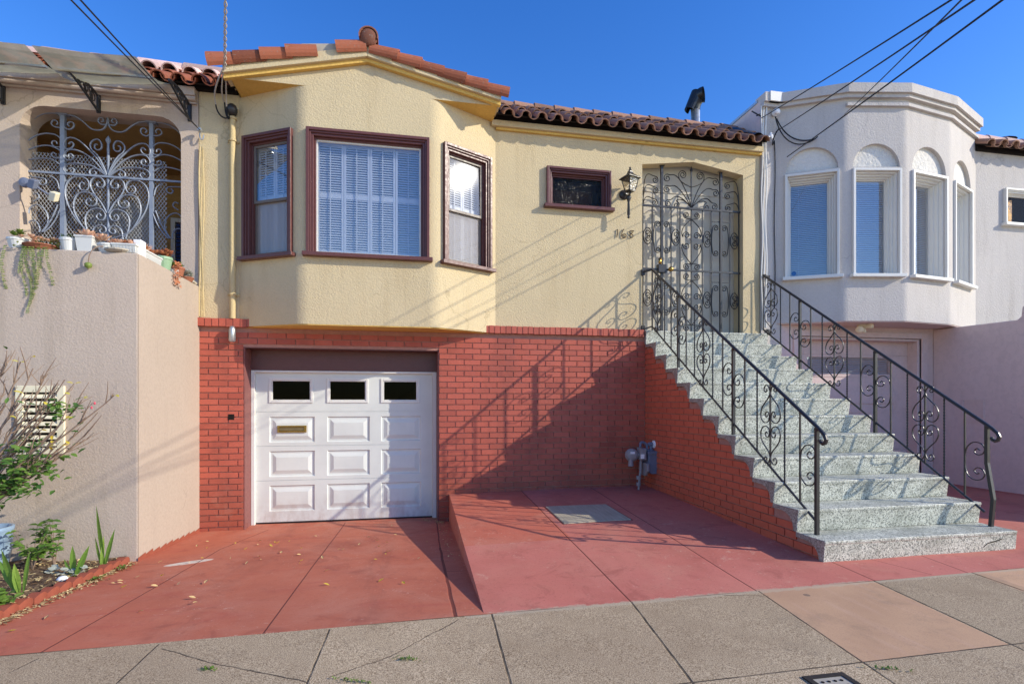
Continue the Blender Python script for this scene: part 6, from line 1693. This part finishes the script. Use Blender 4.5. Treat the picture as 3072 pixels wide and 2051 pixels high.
wg2 = 'service wires above the beige house'
def span2(anchor, ya, top, yt, ext=3.0):
    a, b = on_y(*zA(*anchor), ya), on_y(*zA(*top), yt); return [a, a+(b-a)*ext]
z9d = on_y(460*K, 300*K, -.36)
wire('service_wire', [z9d, z9d+(on_y(180*K, 0, -4.2)-z9d)*3], .005, 'wire', 'overhead wire crossing the awnings, the one farther from the cream house', wg2)
wire('service_wire', [z9d, z9d+(on_y(197*K, 0, -3.8)-z9d)*3], .006, 'wire', 'overhead wire crossing the awnings, the one closer to the cream house', wg2)
dh = on_y(516*K, 150*K, -.88); t = thing('service_drop', 'twisted service drop cable hanging in front of the cream gable end', 'cable', tuple(dh))
a = dh+(on_y(518*K, -30*K, -1.6)-dh)*5
mb = MB(); n_ = 200
for ph in (0, 3.14): mb.tube([dh.lerp(a, i/n_)+V((.012*math.cos(i*.9+ph), .012*math.sin(i*.9+ph), 0)) for i in range(n_+1)], .008, 5)
mb.build('twisted_cable', 'wire_pale', t)
mb = MB().lathe([(.02, 0), (.032, .02), (.022, .05), (.034, .07), (.015, .10)], (dh.x+.02, dh.y+.06, dh.z-.04), 10, (0, .3, 1)); mb.build('insulator', 'vent', t)
mb = MB()
for (x1, y1), (x2, y2), (x3, y3) in (((495, 190), (488, 215), (495, 240)), ((508, 190), (505, 215), (515, 235)), ((519, 180), (518, 210), (520, 245))):
    mb.tube(bez([dh, on_y(x1*K, y1*K, -.75), on_y(x2*K, y2*K, -.5), on_y(x3*K, y3*K, -.42)], 12), .009, 6)
mb.build('drop_lead', 'wire_pale', t)
mb = MB()
for (x3, y3) in ((495, 240), (515, 235), (520, 245)):
    p = on_y(x3*K, y3*K, -.42); mb.tube(bez([p, p+V((.01, 0, -.13)), V((cx.x-.05, -.40, 5.02)), V((cx.x, -.37, 5.18))], 12), .009, 6)
mb.build('drip_loop', 'wire', t)
mb = MB(); xw3 = on_y(461*K, 500*K, -.335).x
for k in range(3): mb.tube([(xw3+.018*k-.012+.01*math.sin(z*4+k*2), -.335, z) for z in [2.64+.15*i for i in range(15)]], .008, 6)
mb.build('wall_cable', 'smooth_cream', None, label='cream painted cables running down the corner beside the beige house', cat='cable')
mb = MB().lathe([(.02, 0), (.03, .02), (.02, .05)], z9d, 8, (0, -1, 0)); mb.tube(bez([z9d, z9d+V((-.02, -.02, -.12)), z9d+V((.03, 0, -.16)), z9d+V((.03, .02, -.04))], 10), .008, 5); mb.build('wire_clamp', 'galv', None, label='small metal clamp ending the wires at the cream house corner', cat='clamp')
